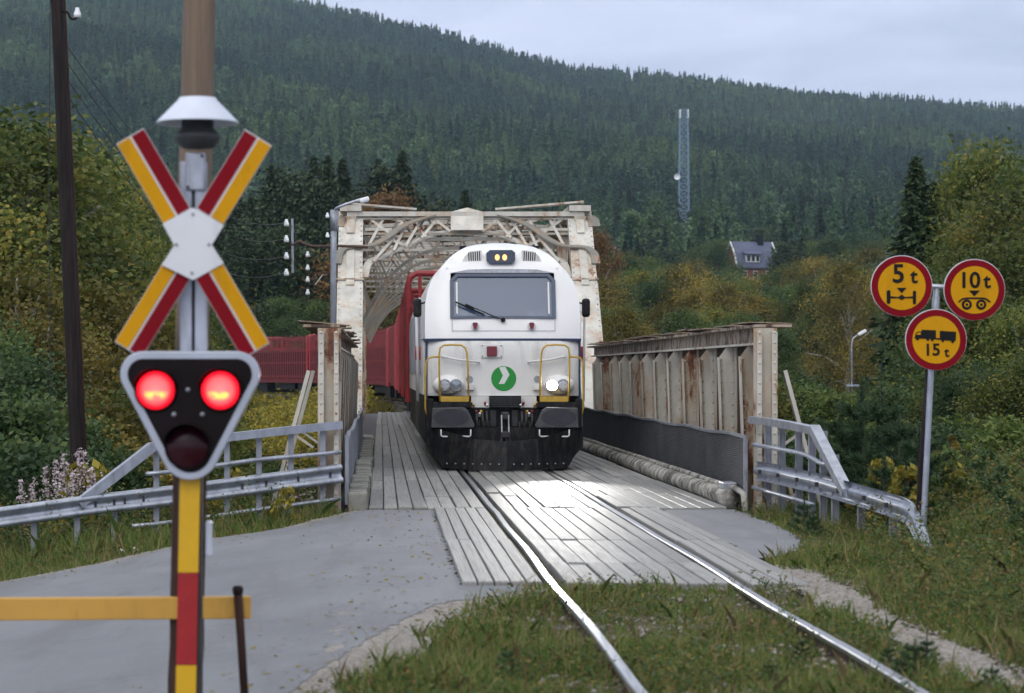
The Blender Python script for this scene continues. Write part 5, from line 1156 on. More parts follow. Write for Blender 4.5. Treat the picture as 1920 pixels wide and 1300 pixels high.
def make_conifer(seed, H, Rad, n, leaf, mat='needle_dark', base=.08, power=.85, bark='bark', tip=.02):
    rng = np.random.default_rng(seed); nb = max(26, n // 26); lev = base + (1 - base) * (np.arange(nb) + rng.random(nb) * .8) / nb
    ang = np.arange(nb) * 2.4 + rng.random(nb) * .8; L = Rad * ((1 - lev) ** power + tip) * (.65 + .5 * rng.random(nb)) * np.clip((lev - base) * 14 + .35, 0, 1)
    k = rng.integers(0, nb, n); s_ = np.sqrt(rng.random(n)); r_ = L[k] * s_; wv = rng.normal(size=n) * .16 * (L[k] * .9 + .05 * H * (1 - lev[k]))
    a = ang[k]; C = np.stack([r_ * np.cos(a) - wv * np.sin(a), r_ * np.sin(a) + wv * np.cos(a), lev[k] * H - .28 * r_ + .10 * r_ ** 2 / np.maximum(L[k], .1) + rng.normal(size=n) * .012 * H], 1)
    C[:, 2] = np.clip(C[:, 2], .03 * H, H); ax = np.stack([np.cos(a), np.sin(a), -.35 + 0 * a], 1) * 1.2
    V, F = cards(C, leaf * (.6 + .8 * rng.random(n)) * (.55 + .45 * np.clip(L[k] / Rad * 2, 0, 1)), rng, .42, ax, .8)
    tipC = np.stack([np.zeros(10), np.zeros(10), H * (.955 + .05 * np.linspace(0, 1, 10))], 1); V2, F2 = cards(tipC, leaf * .7, rng, .3, np.array([[0, 0, 2.]]), .5)
    V = np.concatenate([V, V2]); F = np.concatenate([F, F2 + 4 * n])
    crown = mesh_np('crown', V, F); crown.materials.append(M[mat])
    tk = MB().tube([(0, 0, -.3), (0, 0, H * .5), (0, 0, H * .97)], [.016 * H, .010 * H, .002 * H], 6)
    me = bpy.data.meshes.new('trunk'); me.from_pydata(tk.v, [], tk.f); me.materials.append(M[bark]); return me, crown, H
PRO = {
    'birch': [make_broadleaf(11 + i, 12, 2.5 + .3 * i, 170, 36000, .072, .12, mat='leaf_olive') for i in range(3)],
    'green': [make_broadleaf(31 + i, 12, 2.9 + .3 * i, 150, 32000, .075, .05, 'bark', 'leaf_green') for i in range(3)],
    'gold': [make_broadleaf(51 + i, 12, 2.6 + .3 * i, 150, 28000, .078, .08, mat='leaf_gold') for i in range(3)],
    'orange': [make_broadleaf(61, 12, 2.8, 60, 14000, .10, .06, mat='leaf_orange')],
    'shrub': [make_broadleaf(71 + i, 4, 2.0, 90, 26000, .034, .02, 'bark', 'leaf_green', .5) for i in range(2)],
    'goldshrub': [make_broadleaf(81 + i, 4, 2.0, 90, 26000, .034, .02, 'bark', 'leaf_gold', .5) for i in range(2)],
    'oliveshrub': [make_broadleaf(91 + i, 4, 2.0, 90, 26000, .034, .02, 'bark', 'leaf_olive', .5) for i in range(2)],
    'spruce': [make_conifer(101 + i, 18, 3.0 + .3 * i, 8000, .27) for i in range(3)],
    'pine': [make_broadleaf(111 + i, 17, 3.0, 50, 14000, .15, .30, 'bark', 'needle_dark', .62) for i in range(2)],
}
TREE_MIN = {'shrub': .9, 'goldshrub': .9, 'oliveshrub': .9}
NAMES = {'birch': 'birch_tree', 'green': 'leafy_tree', 'gold': 'birch_tree', 'orange': 'autumn_tree', 'spruce': 'spruce_tree', 'pine': 'pine_tree', 'shrub': 'shrub', 'goldshrub': 'shrub', 'oliveshrub': 'shrub'}
rt = random.Random(5)
LAND = [(0, 'cut by the left edge'), (90, 'left of the dark pole'), (170, 'behind the dark pole'), (260, 'left of the cross sign'), (400, 'behind the crossing signal'), (520, 'right of the cross sign'), (600, 'behind the white insulators'), (700, 'behind the left portal post'),
        (800, 'over the left half of the portal'), (960, 'over the middle of the portal'), (1090, 'over the right half of the portal'), (1200, 'just right of the portal'), (1330, 'below the radio mast'), (1480, 'below the grey roofed house'), (1570, 'left of the distant street lamp'),
        (1660, 'round the distant street lamp'), (1740, 'behind the left weight sign'), (1800, 'behind the sign post'), (1880, 'behind the right weight sign'), (9999, 'at the right edge')]
COLR = {'birch': 'olive birch', 'green': 'green leafy tree', 'gold': 'golden birch', 'orange': 'orange brown tree', 'spruce': 'dark spruce', 'pine': 'dark pine', 'shrub': 'dark green bush', 'goldshrub': 'yellowing bush', 'oliveshrub': 'olive bush'}
def tree_label(px, py, Y, kind, h):
    land = next(t for lim, t in LAND if px < lim)
    dist = 'near' if Y < 66 else 'fairly near' if Y < 110 else 'middle distance' if Y < 260 else 'far'
    size = ('tall' if h > 12 else 'medium' if h > 7 else 'low') if 'shrub' not in kind else ('big' if h > 4 else 'small')
    return f'{size} {dist} {COLR[kind]} {land}, top ' + ('against the hillside' if py < 250 else 'high up' if py < 400 else 'halfway up' if py < 620 else 'low down')
def tree(px, py, Y, kind, label, group, wide=1., sink=0.):
    X = (px - VX) * Y / FPX; zt = CH + (HY - py) * Y / FPX; zg = float(ground_z(X, Y)) - sink; h = zt - zg
    if h < .6: return None
    tm, cm, H = rt.choice(PRO[kind])
    if group: label = tree_label(px, py, Y, kind, h)
    if group: group = 'plants ' + label.split(COLR[kind])[1].split(',')[0].strip() + label.split(COLR[kind])[0].replace('tall', '').replace('medium', '').replace('low', '').replace('big', '').replace('small', '').rstrip()
    e = thing(NAMES[kind], (X, Y, zg), label, 'shrub' if 'shrub' in kind else 'tree', group); s_ = h / H
    w_ = s_ * wide * rt.uniform(.92, 1.1); w_ = min(max(w_, .55 * min(s_, 1.6)), 1.9)
    e.scale = (w_, w_, s_); e.rotation_euler = (0, 0, rt.uniform(0, 6.28))
    for nm, me in (('trunk', tm), ('crown', cm)):
        o = bpy.data.objects.new(nm, me); COL.objects.link(o); o.parent = e
    return e
# left thicket near the guard rail
LL = {'birch': 'olive green birch in the tall thicket behind the dark pole', 'gold': 'golden birch in the thicket left of the crossing signal', 'green': 'leafy green tree in the dark thicket at the left edge', 'spruce': 'dark spruce standing behind the left birches'}
for px, py, Y, k, wd in ((-60, 215, 60, 'birch', 1.2), (5, 180, 64, 'birch', 1.25), (60, 235, 68, 'birch', 1.1), (150, 240, 72, 'birch', .95), (195, 262, 76, 'birch', .9), (235, 330, 80, 'birch', .9), (285, 410, 84, 'birch', .9), (320, 480, 88, 'birch', 1.),
                         (-20, 350, 57, 'birch', 1.1), (95, 380, 62, 'birch', 1.), (175, 400, 66, 'birch', 1.), (250, 450, 70, 'birch', .9), (30, 470, 55, 'gold', 1.1), (120, 500, 58, 'gold', 1.1), (200, 520, 60, 'gold', 1.), (265, 560, 62, 'gold', 1.), (70, 560, 52, 'gold', 1.1), (160, 600, 54, 'gold', 1.),
                         (330, 560, 72, 'birch', 1.), (385, 620, 92, 'gold', .9), (-30, 580, 50, 'green', 1.1), (20, 640, 48, 'green', 1.2)):
    tree(px, py, Y, k, LL[k], 'thicket trees left of the road', wd)
for px, py, Y, k in ((40, 720, 42, 'shrub'), (-15, 700, 40, 'shrub'), (90, 740, 42, 'shrub'), (150, 760, 44, 'goldshrub'), (205, 730, 46, 'goldshrub'), (250, 720, 48, 'oliveshrub'), (300, 700, 54, 'oliveshrub'), (345, 760, 58, 'oliveshrub'),
                     (60, 800, 38, 'shrub'), (120, 815, 38, 'shrub'), (190, 815, 39, 'shrub'), (20, 790, 37, 'shrub'), (240, 800, 42, 'goldshrub'), (300, 810, 46, 'oliveshrub'), (370, 800, 60, 'oliveshrub'), (420, 810, 70, 'goldshrub'), (455, 830, 60, 'shrub'), (500, 850, 56, 'oliveshrub'), (545, 850, 52, 'shrub'), (590, 865, 48, 'oliveshrub'), (620, 880, 44, 'shrub')):
    tree(px, py, Y, k, {'shrub': 'dark green shrub on the slope below the left guard rail', 'goldshrub': 'yellowing shrub on the slope below the left guard rail', 'oliveshrub': 'olive shrub on the slope behind the left guard rail'}[k], 'shrubs on the slope left of the bridge', 1.15)
# dark conifers and autumn trees behind the left of the bridge
for i in range(26):
    px = 340 + i * 21 + rt.uniform(-12, 12); top = np.interp(px, [340, 420, 480, 560, 610, 680, 740, 790, 830, 880, 940], [440, 345, 310, 290, 285, 320, 280, 300, 380, 345, 370])
    tree(px, top + rt.choice((0, 8, 30, 55)), rt.uniform(215, 250), rt.choice(('spruce', 'pine', 'spruce', 'pine')), 'dark conifer in the wood behind the left half of the bridge', 'dark conifers behind the bridge', 1.15)
for i in range(26):
    px = 330 + i * 15 + rt.uniform(-9, 9); tree(px, rt.uniform(400, 520), rt.uniform(205, 222), rt.choice(('spruce', 'pine', 'pine')), 'dark conifer in the wood behind the left half of the bridge', 'dark conifers behind the bridge', 1.2)
for i in range(22):
    px = 330 + i * 17 + rt.uniform(-8, 8); tree(px, rt.uniform(535, 600), rt.uniform(199, 206), rt.choice(('green', 'pine', 'green', 'gold')) if px < 640 else 'gold', 'leafy tree along the foot of the dark wood behind the wagons', 'leafy trees behind the red wagons', 1.2)
for px, py, Y in ((725, 345, 204), (700, 380, 206), (760, 395, 206), (735, 420, 200), (690, 440, 202)): tree(px, py, Y, 'orange', 'orange brown autumn tree above the left half of the portal', 'orange trees behind the portal', 1.0)
for i in range(14): tree(680 + i * 9, rt.uniform(470, 540), rt.uniform(196, 201), 'gold', 'golden tree seen through the portal beside the locomotive', 'golden trees seen through the portal', 1.2)
tree(1118, 425, 210, 'orange', 'orange brown autumn tree just right of the portal', None, .8)
for i in range(18):
    px = 800 + i * 22 + rt.uniform(-8, 8); tree(px, rt.uniform(430, 520) if px > 960 else rt.uniform(390, 470), rt.uniform(225, 280), rt.choice(('green', 'spruce', 'pine')), 'green tree in the wood right behind the portal', 'trees behind the portal', 1.1)
# right: layers of trees below the hill
for px, py, Y, k in ((1382, 505, 330, 'green'), (1425, 507, 335, 'birch'), (1403, 511, 320, 'gold'), (1447, 500, 338, 'green'), (1365, 500, 340, 'birch')): tree(px, py, Y, k, '', 'x', .9)
def layer(n, x0, x1, top, Y0, Y1, kinds, label, group, wd=1.15, skip=None):
    for i in range(n):
        px = x0 + (x1 - x0) * (i + rt.random()) / n; Y = rt.uniform(Y0, Y1); py = np.interp(px, top[0], top[1]) + rt.uniform(-16, 22)
        if skip and skip(px, py): continue
        k = rt.choice(kinds); lb = label[k] if isinstance(label, dict) else label
        tree(px, py, Y, k, lb, group, wd)
hs = lambda px, py: 1355 < px < 1462 and py < 502
layer(34, 1090, 1760, ([1090, 1300, 1500, 1760], [462, 450, 440, 430]), 430, 480, ('green', 'spruce', 'green', 'pine'), 'green tree in the distant wood below the radio mast', 'distant trees round the house', 1.1, lambda a, b_: hs(a, b_) or (1205 < a < 1240))
layer(30, 1100, 1780, ([1100, 1200, 1370, 1400, 1440, 1500, 1600, 1780], [478, 470, 506, 509, 506, 475, 465, 455]), 300, 350, ('green', 'gold', 'birch', 'green'), {'green': 'green tree in the middle wood below the grey roofed house', 'gold': 'golden tree in the middle wood below the grey roofed house', 'birch': 'olive tree in the middle wood below the grey roofed house'}, 'middle wood right of the portal', 1.1, hs)
layer(30, 1110, 1720, ([1110, 1250, 1350, 1450, 1540, 1600, 1720], [520, 492, 520, 548, 512, 490, 520]), 190, 240, ('gold', 'green', 'birch', 'green'), {'gold': 'golden autumn birch in the wood behind the right girder', 'birch': 'olive birch in the wood behind the right girder', 'green': 'green tree in the wood behind the right girder'}, 'autumn wood behind the right girder', 1.1)
tree(1592, 478, 186, 'gold', 'bright golden birch with pale trunk behind the distant street lamp', None, .9)
layer(22, 1120, 1680, ([1120, 1400, 1500, 1680], [575, 585, 605, 575]), 120, 150, ('green', 'birch', 'gold', 'green'), {'gold': 'low golden tree on the river bank behind the right girder', 'birch': 'low olive tree on the river bank behind the right girder', 'green': 'low green tree on the river bank behind the right girder'}, 'river bank trees behind the right girder', 1.15, lambda a, b_: 1480 < a < 1710)
layer(22, 1400, 1740, ([1400, 1500, 1560, 1640, 1740], [700, 690, 742, 742, 680]), 66, 84, ('shrub', 'oliveshrub', 'shrub'), {'shrub': 'green bush below the bridge right of the girder', 'oliveshrub': 'olive bush below the bridge right of the girder'}, 'bushes below the right girder', 1.3)
layer(16, 1440, 1760, ([1440, 1600, 1760], [800, 790, 780]), 44, 56, ('shrub', 'oliveshrub', 'shrub'), {'shrub': 'dark green bush behind the right guard rail', 'oliveshrub': 'olive bush behind the right guard rail'}, 'bushes behind the right guard rail', 1.25)
RL = {'spruce': 'dark spruce above the weight limit signs', 'birch': 'olive birch at the right edge behind the signs', 'green': 'green tree at the right edge behind the signs', 'gold': 'golden tree at the right edge behind the signs'}
for px, py, Y, k, wd in ((1718, 298, 92, 'spruce', 1.15), (1752, 345, 94, 'spruce', 1.0), (1695, 390, 96, 'spruce', .8), (1822, 266, 96, 'birch', .8), (1856, 245, 92, 'birch', .95), (1905, 300, 86, 'birch', 1.1), (1960, 270, 88, 'birch', 1.1), (1840, 400, 82, 'birch', 1.), (1872, 350, 80, 'birch', 1.), (1900, 420, 76, 'birch', 1.1),
                         (1790, 500, 78, 'green', .8), (1830, 560, 72, 'birch', 1.), (1860, 540, 70, 'birch', 1.1), (1920, 560, 68, 'birch', 1.1), (1790, 620, 70, 'green', 1.), (1780, 670, 64, 'birch', .9), (1830, 660, 62, 'green', 1.1), (1890, 680, 60, 'birch', 1.1), (1950, 640, 60, 'birch', 1.)):
    tree(px, py, Y, k, RL[k], 'trees at the right edge', wd)
for px, py, Y, k in ((1790, 780, 44, 'shrub'), (1840, 770, 46, 'oliveshrub'), (1890, 780, 44, 'shrub'), (1935, 770, 42, 'oliveshrub'), (1730, 790, 46, 'shrub'), (1860, 850, 36.5, 'oliveshrub'), (1915, 840, 36.5, 'shrub'), (1800, 855, 37, 'shrub'), (1690, 830, 40, 'oliveshrub'), (1640, 820, 42, 'shrub')):
    tree(px, py, Y, k, {'shrub': 'dark green bush at the right edge beyond the grass', 'oliveshrub': 'olive bush at the right edge beyond the grass'}[k], 'bushes at the right edge', 1.3)

# hillside forest: one mass
def proto_obj(name, tup):
    tm, cm, H = tup; o = bpy.data.objects.new(name, cm); return o
HP = [proto_obj('hill_spruce', make_conifer(201 + i, 15, 2.1 + .25 * i, 1000, .5, 'needle_hill', .05, .8)) for i in range(3)] + [proto_obj('hill_pine', make_broadleaf(211, 14, 2.3, 40, 1300, .33, .22, 'bark', 'needle_hill', .6)), proto_obj('hill_birch', make_broadleaf(221, 11, 2.5, 40, 1400, .3, .06, 'bark', 'leaf_hill'))]
NP = 36000; rg = np.random.default_rng(3)
Yh = np.sqrt(rg.random(NP) * (2680. ** 2 - 455. ** 2) + 455. ** 2); uh = rg.uniform(-.20, .31, NP); Xh = uh * Yh
pxh = VX + FPX * uh; keep = np.ones(NP, bool)
keep &= ~((np.abs(pxh - 1408) < 62) & (Yh < 668)) & ~((np.abs(pxh - 1222) < 24) & (Yh < 575)) & ~((np.abs(pxh - 1152) < 26) & (Yh < 775)) & ~((np.abs(pxh - 1284) < 17) & (Yh < 1012) & (Yh > 560))
clear = vnoise(Xh, Yh, .011, 4.) > 1.25; keep &= ~(clear & (rg.random(NP) < .8))
Xh, Yh = Xh[keep], Yh[keep]; Zh = ground_z(Xh, Yh) - .4; n = len(Xh)
birchy = (vnoise(Xh, Yh, .006, 2.) + 1.4 * (700 - Yh) / 600 > .55) & (rg.random(n) < .45)
idx = np.where(birchy | (rg.random(n) < .03), 4, np.where(rg.random(n) < .3, 3, rg.integers(0, 3, n)))
fm = bpy.data.meshes.new('hillside_forest'); fm.vertices.add(n); fm.vertices.foreach_set('co', np.stack([Xh, Yh, Zh], 1).astype(np.float32).ravel())
a = fm.attributes.new('tree_scale', 'FLOAT', 'POINT'); a.data.foreach_set('value', (rg.uniform(.8, 1.75, n) * np.where(Yh > 2300, 1.1, 1)).astype(np.float32))
a = fm.attributes.new('tree_rot', 'FLOAT', 'POINT'); a.data.foreach_set('value', rg.uniform(0, 6.28, n).astype(np.float32))
a = fm.attributes.new('tree_kind', 'INT', 'POINT'); a.data.foreach_set('value', idx.astype(np.int32))
fo = link('hillside_forest', fm); tag(fo, 'blue green conifer forest covering the far hillside', 'forest', kind='stuff')
ng = bpy.data.node_groups.new('forest', 'GeometryNodeTree'); ng.interface.new_socket('Geometry', in_out='INPUT', socket_type='NodeSocketGeometry'); ng.interface.new_socket('Geometry', in_out='OUTPUT', socket_type='NodeSocketGeometry')
gi = ng.nodes.new('NodeGroupInput'); go = ng.nodes.new('NodeGroupOutput'); iop = ng.nodes.new('GeometryNodeInstanceOnPoints'); jn = ng.nodes.new('GeometryNodeJoinGeometry')
for o in reversed(HP):
    oi = ng.nodes.new('GeometryNodeObjectInfo'); oi.inputs['Object'].default_value = o; oi.inputs['As Instance'].default_value = True; ng.links.new(oi.outputs['Geometry'], jn.inputs[0])
def na(nm, ty):
    q = ng.nodes.new('GeometryNodeInputNamedAttribute'); q.data_type = ty; q.inputs['Name'].default_value = nm; return q.outputs['Attribute']
cx_ = ng.nodes.new('ShaderNodeCombineXYZ'); ng.links.new(na('tree_rot', 'FLOAT'), cx_.inputs['Z'])
ng.links.new(gi.outputs[0], iop.inputs['Points']); ng.links.new(jn.outputs[0], iop.inputs['Instance']); iop.inputs['Pick Instance'].default_value = True
ng.links.new(na('tree_kind', 'INT'), iop.inputs['Instance Index']); ng.links.new(cx_.outputs[0], iop.inputs['Rotation']); ng.links.new(na('tree_scale', 'FLOAT'), iop.inputs['Scale']); ng.links.new(iop.outputs[0], go.inputs[0])
fo.modifiers.new('forest', 'NODES').node_group = ng

# grass and weeds close by
rg = np.random.default_rng(9)
def open_ground(X, Y):                              # True where plants may grow
    al, ar = np.interp(Y, AL_Y, AL_X), np.interp(Y, AR_Y, AR_X)
    wb = .07 * vnoise(X * 3, Y * 3, 1.7)
    road = (X > al - .12 + wb) & (X < ar + .14 + wb * 1.6 + .24 * (Y < 18.6)) & (Y < 30.9)
    dec = (X > .6) & (X < 3.58) & (Y > 19.72) & (Y < 31)
    pav = (X > 3.3) & (X < np.interp(Y, PR_Y, PR_X) + wb) & (Y > 22.8) & (Y < 31)
    path = (np.abs(X - 3.66 + .02 * (Y - 16)) < .22 + wb * 1.4) & (Y < 21.6)
    brg = (X > -.6) & (X < 5.0) & (Y > 30.8)
    rail = (np.abs(np.abs(X - TX) - .7525) < .05)
    return ~(road | dec | pav | path | brg | rail)
def blades(n, X0f, Y0, Y1, hmin, hmax, wd, mat, name, label, dens=None, filt=open_ground):
    Y = rg.uniform(Y0, Y1, n); x0, x1 = X0f(Y); X = x0 + (x1 - x0) * rg.random(n); k = filt(X, Y)
    if dens is not None: k &= rg.random(n) < dens(X, Y)
    X, Y = X[k], Y[k]; n = len(X); Z = ground_z(X, Y) - .02
    hm = .65 + .35 * vnoise(X, Y, 1.6, 5.); h = (hmin + (hmax - hmin) * rg.random(n) ** 2) * np.clip(hm, .3, 1.4)
    tr = (np.abs(X - TX) < 1.0) & (Y < 20); h = np.where(tr, h * .75, h)
    a = rg.random(n) * 6.283; B = np.stack([X, Y, Z], 1); sd = np.stack([np.cos(a), np.sin(a), 0 * a], 1) * (wd * (.6 + .8 * rg.random(n)))[:, None]
    ln = np.stack([rg.normal(size=n), rg.normal(size=n), 0 * a], 1) * (.38 * h)[:, None]
    mid = B + ln * .3 + np.stack([0 * h, 0 * h, h * .6], 1); tp_ = B + ln + np.stack([0 * h, 0 * h, h], 1)
    V = np.stack([B - sd, B + sd, mid + sd * .6, tp_, mid - sd * .6], 1).reshape(-1, 3)
    o = link(name, mesh_np(name, V, np.arange(5 * n).reshape(n, 5)), mat); return tag(o, label, 'grass', kind='stuff')
fr_ = lambda Y: (np.maximum(-.175 * Y, -6.5) - .3, .285 * Y + .5)
patch = lambda X, Y: np.clip(.68 + .45 * vnoise(X, Y, 1.1, 2.), .16, 1) * np.where((np.abs(X - TX) < 1.3) & (Y < 20), .85, 1) * np.clip(14 / Y, .35, 1)
blades(620000, fr_, 10.5, 35, .05, .22, .0055, 'grass_blade', 'verge_grass', 'short green and straw coloured grass on the verges and between the rails', patch)
blades(60000, lambda Y: (.15 * Y + 1.0, .30 * Y + .5), 20, 37, .15, .5, .008, 'grass_blade', 'tall_grass', 'taller mixed grass on the bank round the weight limit signs', lambda X, Y: np.where(X > 5.65, .8, .0))
blades(40000, lambda Y: (-8 + 0 * Y, -.6 + 0 * Y), 26.5, 36, .12, .5, .008, 'grass_blade', 'rail_grass', 'tufted grass along the left guard rail', lambda X, Y: np.clip(.5 + .5 * vnoise(X, Y, 1.3, 7.), .1, 1))
blades(70000, lambda Y: (-.075 * Y - 4, 1.5 + 0 * Y), 97, 205, .25, .95, .05, 'bank_grass', 'bank_grass', 'straw yellow grass on the far bank below the red wagons', None, lambda X, Y: np.abs(X - track_x(Y)) > 1.6)
blades(30000, lambda Y: (-14 + 0 * Y, -1.2 + 0 * Y), 34, 97, .3, .9, .03, 'bank_grass', 'slope_grass', 'dry grass on the slope between the shrubs left of the bridge', None, lambda X, Y: X < 100)
blades(90000, fr_, 10.5, 33, .16, .42, .0065, 'grass_blade', 'grass_tufts', 'longer grass tufts standing in clumps on the verges', lambda X, Y: np.where(vnoise(X * 1., Y * 1., 2.6, 6.) > .75, .9, .02))
blades(26000, fr_, 10.5, 33, .10, .40, .004, 'dry_stalk', 'dry_stalks', 'dry brown stalks scattered through the verge grass', lambda X, Y: np.where(vnoise(X, Y, 1.7, 9.) > .2, .6, .06))
def weeds(n, X0f, Y0, Y1, h0, h1, leaf, mat, name, label, dens, per=13):
    Y = rg.uniform(Y0, Y1, n); x0, x1 = X0f(Y); X = x0 + (x1 - x0) * rg.random(n); k = open_ground(X, Y) & (rg.random(n) < dens(X, Y)); X, Y = X[k], Y[k]; n = len(X); Z = ground_z(X, Y)
    h = h0 + (h1 - h0) * rg.random(n) ** 1.8; i = np.repeat(np.arange(n), per); t = rg.random(n * per); a = rg.random(n * per) * 6.283; r_ = h[i] * (.12 + .3 * rg.random(n * per)) * (1.1 - t * .7)
    C = np.stack([X[i] + r_ * np.cos(a), Y[i] + r_ * np.sin(a), Z[i] + h[i] * (.1 + .9 * t)], 1); ax = np.stack([np.cos(a), np.sin(a), .3 + 0 * a], 1) * 1.6
    V, F = cards(C, leaf * (.5 + .8 * rg.random(n * per)) * (.6 + h[i] / h1 * .6), rg, .42, ax, .7)
    return tag(link(name, mesh_np(name, V, F), mat), label, 'weeds', kind='stuff')
wd_ = lambda X, Y: np.clip(.32 + .65 * vnoise(X, Y, 1.5, 8.), .02, 1)
weeds(40000, fr_, 10.5, 34, .05, .2, .015, 'weed_leaf', 'low_weeds', 'low leafy weeds scattered through the grass beside the rails', wd_)
weeds(13000, lambda Y: (.15 * Y + 1.2, .30 * Y + .5), 17, 37, .10, .62, .021, 'weed_leaf', 'bank_weeds', 'leafy weeds with yellow tips on the right bank', lambda X, Y: np.where(X > 5.75, np.clip(.45 + .7 * vnoise(X, Y, .8, 3.), .08, 1), .12), 22)
weeds(5500, lambda Y: (-8 + 0 * Y, -.7 + 0 * Y), 29.0, 37, .2, .8, .026, 'weed_leaf', 'slope_weeds', 'leafy weeds behind the left guard rail', lambda X, Y: np.where(Y > 31.3 + (X + .5) * .51, .9, .12), 20)
weeds(9000, lambda Y: (-.06 * Y - 4, 1. + 0 * Y), 98, 190, .4, 1.5, .14, 'leaf_yellow', 'bank_brush', 'yellow green brush on the far bank below the red wagons', lambda X, Y: np.where(np.abs(X - track_x(Y)) > 2.2, .5 + .4 * vnoise(X, Y, .2), 0), 14)
# loose stones on the path and shoulder
def stones(n, fx, Y0, Y1, r0, r1, name, label):
    Y = rg.uniform(Y0, Y1, n); X = fx(Y) ; Z = ground_z(X, Y); r_ = r0 + (r1 - r0) * rg.random(n) ** 3
    base = np.array([(1, 0, 0), (-1, 0, 0), (0, 1, 0), (0, -1, 0), (0, 0, .7), (0, 0, -.7)]); f = np.array([(0, 2, 4), (2, 1, 4), (1, 3, 4), (3, 0, 4), (2, 0, 5), (1, 2, 5), (3, 1, 5), (0, 3, 5)])
    V = (base[None] * (.7 + .6 * rg.random((n, 6, 1)))) * r_[:, None, None] + np.stack([X, Y, Z + .004], 1)[:, None]
    tag(link(name, mesh_np(name, V.reshape(-1, 3), (f[None] + 6 * np.arange(n)[:, None, None]).reshape(-1, 3)), 'gravel'), label, 'gravel', kind='stuff')
stones(5000, lambda Y: 3.66 - .02 * (Y - 16) + rg.normal(size=len(Y)) * .2, 11, 22, .006, .025, 'path_stones', 'loose small stones on the gravel path beside the track')
stones(3500, lambda Y: np.interp(Y, AR_Y, AR_X) + .16 + rg.normal(size=len(Y)) * .14, 10.5, 19, .004, .016, 'shoulder_stones', 'loose grit along the edge of the asphalt')
stones(1800, lambda Y: TX + rg.uniform(-1.3, 1.3, len(Y)), 10.5, 19.6, .01, .035, 'ballast_stones', 'ballast stones showing between the weeds of the track bed')
stones(2600, lambda Y: np.interp(Y, AL_Y, AL_X) - .02 + rg.normal(size=len(Y)) * .12, 20, 30.6, .005, .02, 'verge_stones', 'loose grit along the left edge of the asphalt')
n = 700; Y = rg.uniform(13, 30.5, n); al, ar = np.interp(Y, AL_Y, AL_X), np.interp(Y, AR_Y, AR_X); e_ = np.abs(rg.normal(size=n)) * .6; X = np.where(rg.random(n) < .5, np.maximum(al + e_, -.17 * Y), ar - e_); C = np.stack([X, Y, ground_z(X, Y) + .016], 1)
a = rg.random(n) * 6.283; q = rg.uniform(.012, .028, n)[:, None]; ax = np.stack([np.cos(a), np.sin(a), .15 * rg.normal(size=n)], 1) * q; bx_ = np.stack([-np.sin(a), np.cos(a), .25 * rg.normal(size=n)], 1) * q * .6
V = np.stack([C - ax, C + bx_, C + ax, C - bx_], 1).reshape(-1, 3); tag(link('fallen_leaves', mesh_np('fallen_leaves', V, np.arange(4 * n).reshape(n, 4)), 'leaf_yellow'), 'small fallen leaves scattered along the edges of the asphalt', 'leaves', kind='stuff')
# young pines
def make_seedling(seed, H, n=1700):
    rng = np.random.default_rng(seed); V = []; st_ = MB(); st_.tube([(0, 0, -.05), (.01, 0, H * .5), (0, .01, H)], [.018 * H, .012 * H, .004 * H], 5); tips = [((0, 0, .3 * H), (0, 0, H))]
    for lv_ in range(4):
        for j in range(5):
            a = j * 1.256 + lv_ * .6 + rng.random() * .4; z = H * (.12 + .2 * lv_); L = H * (.42 - .085 * lv_) * (.8 + .4 * rng.random()); e = (L * math.cos(a), L * math.sin(a), z + L * .55); tips.append(((0, 0, z), e)); st_.tube([(0, 0, z), e], [.009 * H, .003 * H], 4, False)
    k = rng.integers(0, len(tips), n); t = .25 + .75 * rng.random(n); A = np.array([p[0] for p in tips])[k]; B = np.array([p[1] for p in tips])[k]; C = A + (B - A) * t[:, None]
    ax = unit(B - A) * 1.3 + rng.normal(size=(n, 3)) * .75; ax = unit(ax); C = C + ax * .045 * H
    s_ = unit(np.cross(ax, rng.normal(size=(n, 3)))); L = .075 * H
    V = np.stack([C - ax * L - s_ * .006 * H, C - ax * L + s_ * .006 * H, C + ax * L], 1).reshape(-1, 3)
    me = mesh_np('needles', V, np.arange(3 * n).reshape(n, 3)); me.materials.append(M['pine_needle']); tm = bpy.data.meshes.new('stem'); tm.from_pydata(st_.v, [], st_.f); tm.materials.append(M['bark']); return tm, me
SEED = [make_seedling(300 + i, 1., 2600) for i in range(3)]
def seedling(X, Y, h, label, group):
    e = thing('young_pine', (X, Y, float(ground_z(X, Y)) - .02), label, 'young pine', group); e.scale = (h, h, h); e.rotation_euler = (0, 0, rt.uniform(0, 6)); tm, me = rt.choice(SEED)
    for nm, q in (('stem', tm), ('needles', me)): o = bpy.data.objects.new(nm, q); COL.objects.link(o); o.parent = e
for px, Y, h in ((1548, 30.2, 1.35), (1585, 29.8, 1.6), (1622, 29.3, 1.55), (1655, 28.8, 1.25), (1508, 26.0, .42), (1625, 26.6, .85), (1672, 25.6, .8), (1690, 27.5, 1.1), (1590, 27.6, 1.0), (1525, 25.6, .3)):
    seedling((px - VX) * Y / FPX + (.2 if h > .5 else 0), Y, h, 'young green pine growing by the right guard rail', 'young pines by the right guard rail')
for px, py, h in [(rt.uniform(900, 1900), rt.uniform(1110, 1290), rt.uniform(.10, .24)) for _ in range(3)] + [(1715, 1262, .26), (1738, 1240, .22), (1690, 1275, .2), (1665, 1240, .16), (950, 1270, .2), (1440, 1268, .15), (1860, 1290, .2), (1500, 1120, .1)]:
    Y = 1.78 * FPX / (py - HY)
    if not open_ground(np.array([(px - VX) * Y / FPX]), np.array([Y]))[0]: continue
    seedling((px - VX) * Y / FPX, Y, h, 'tiny pine seedling in the grass near the rails', 'pine seedlings in the foreground')
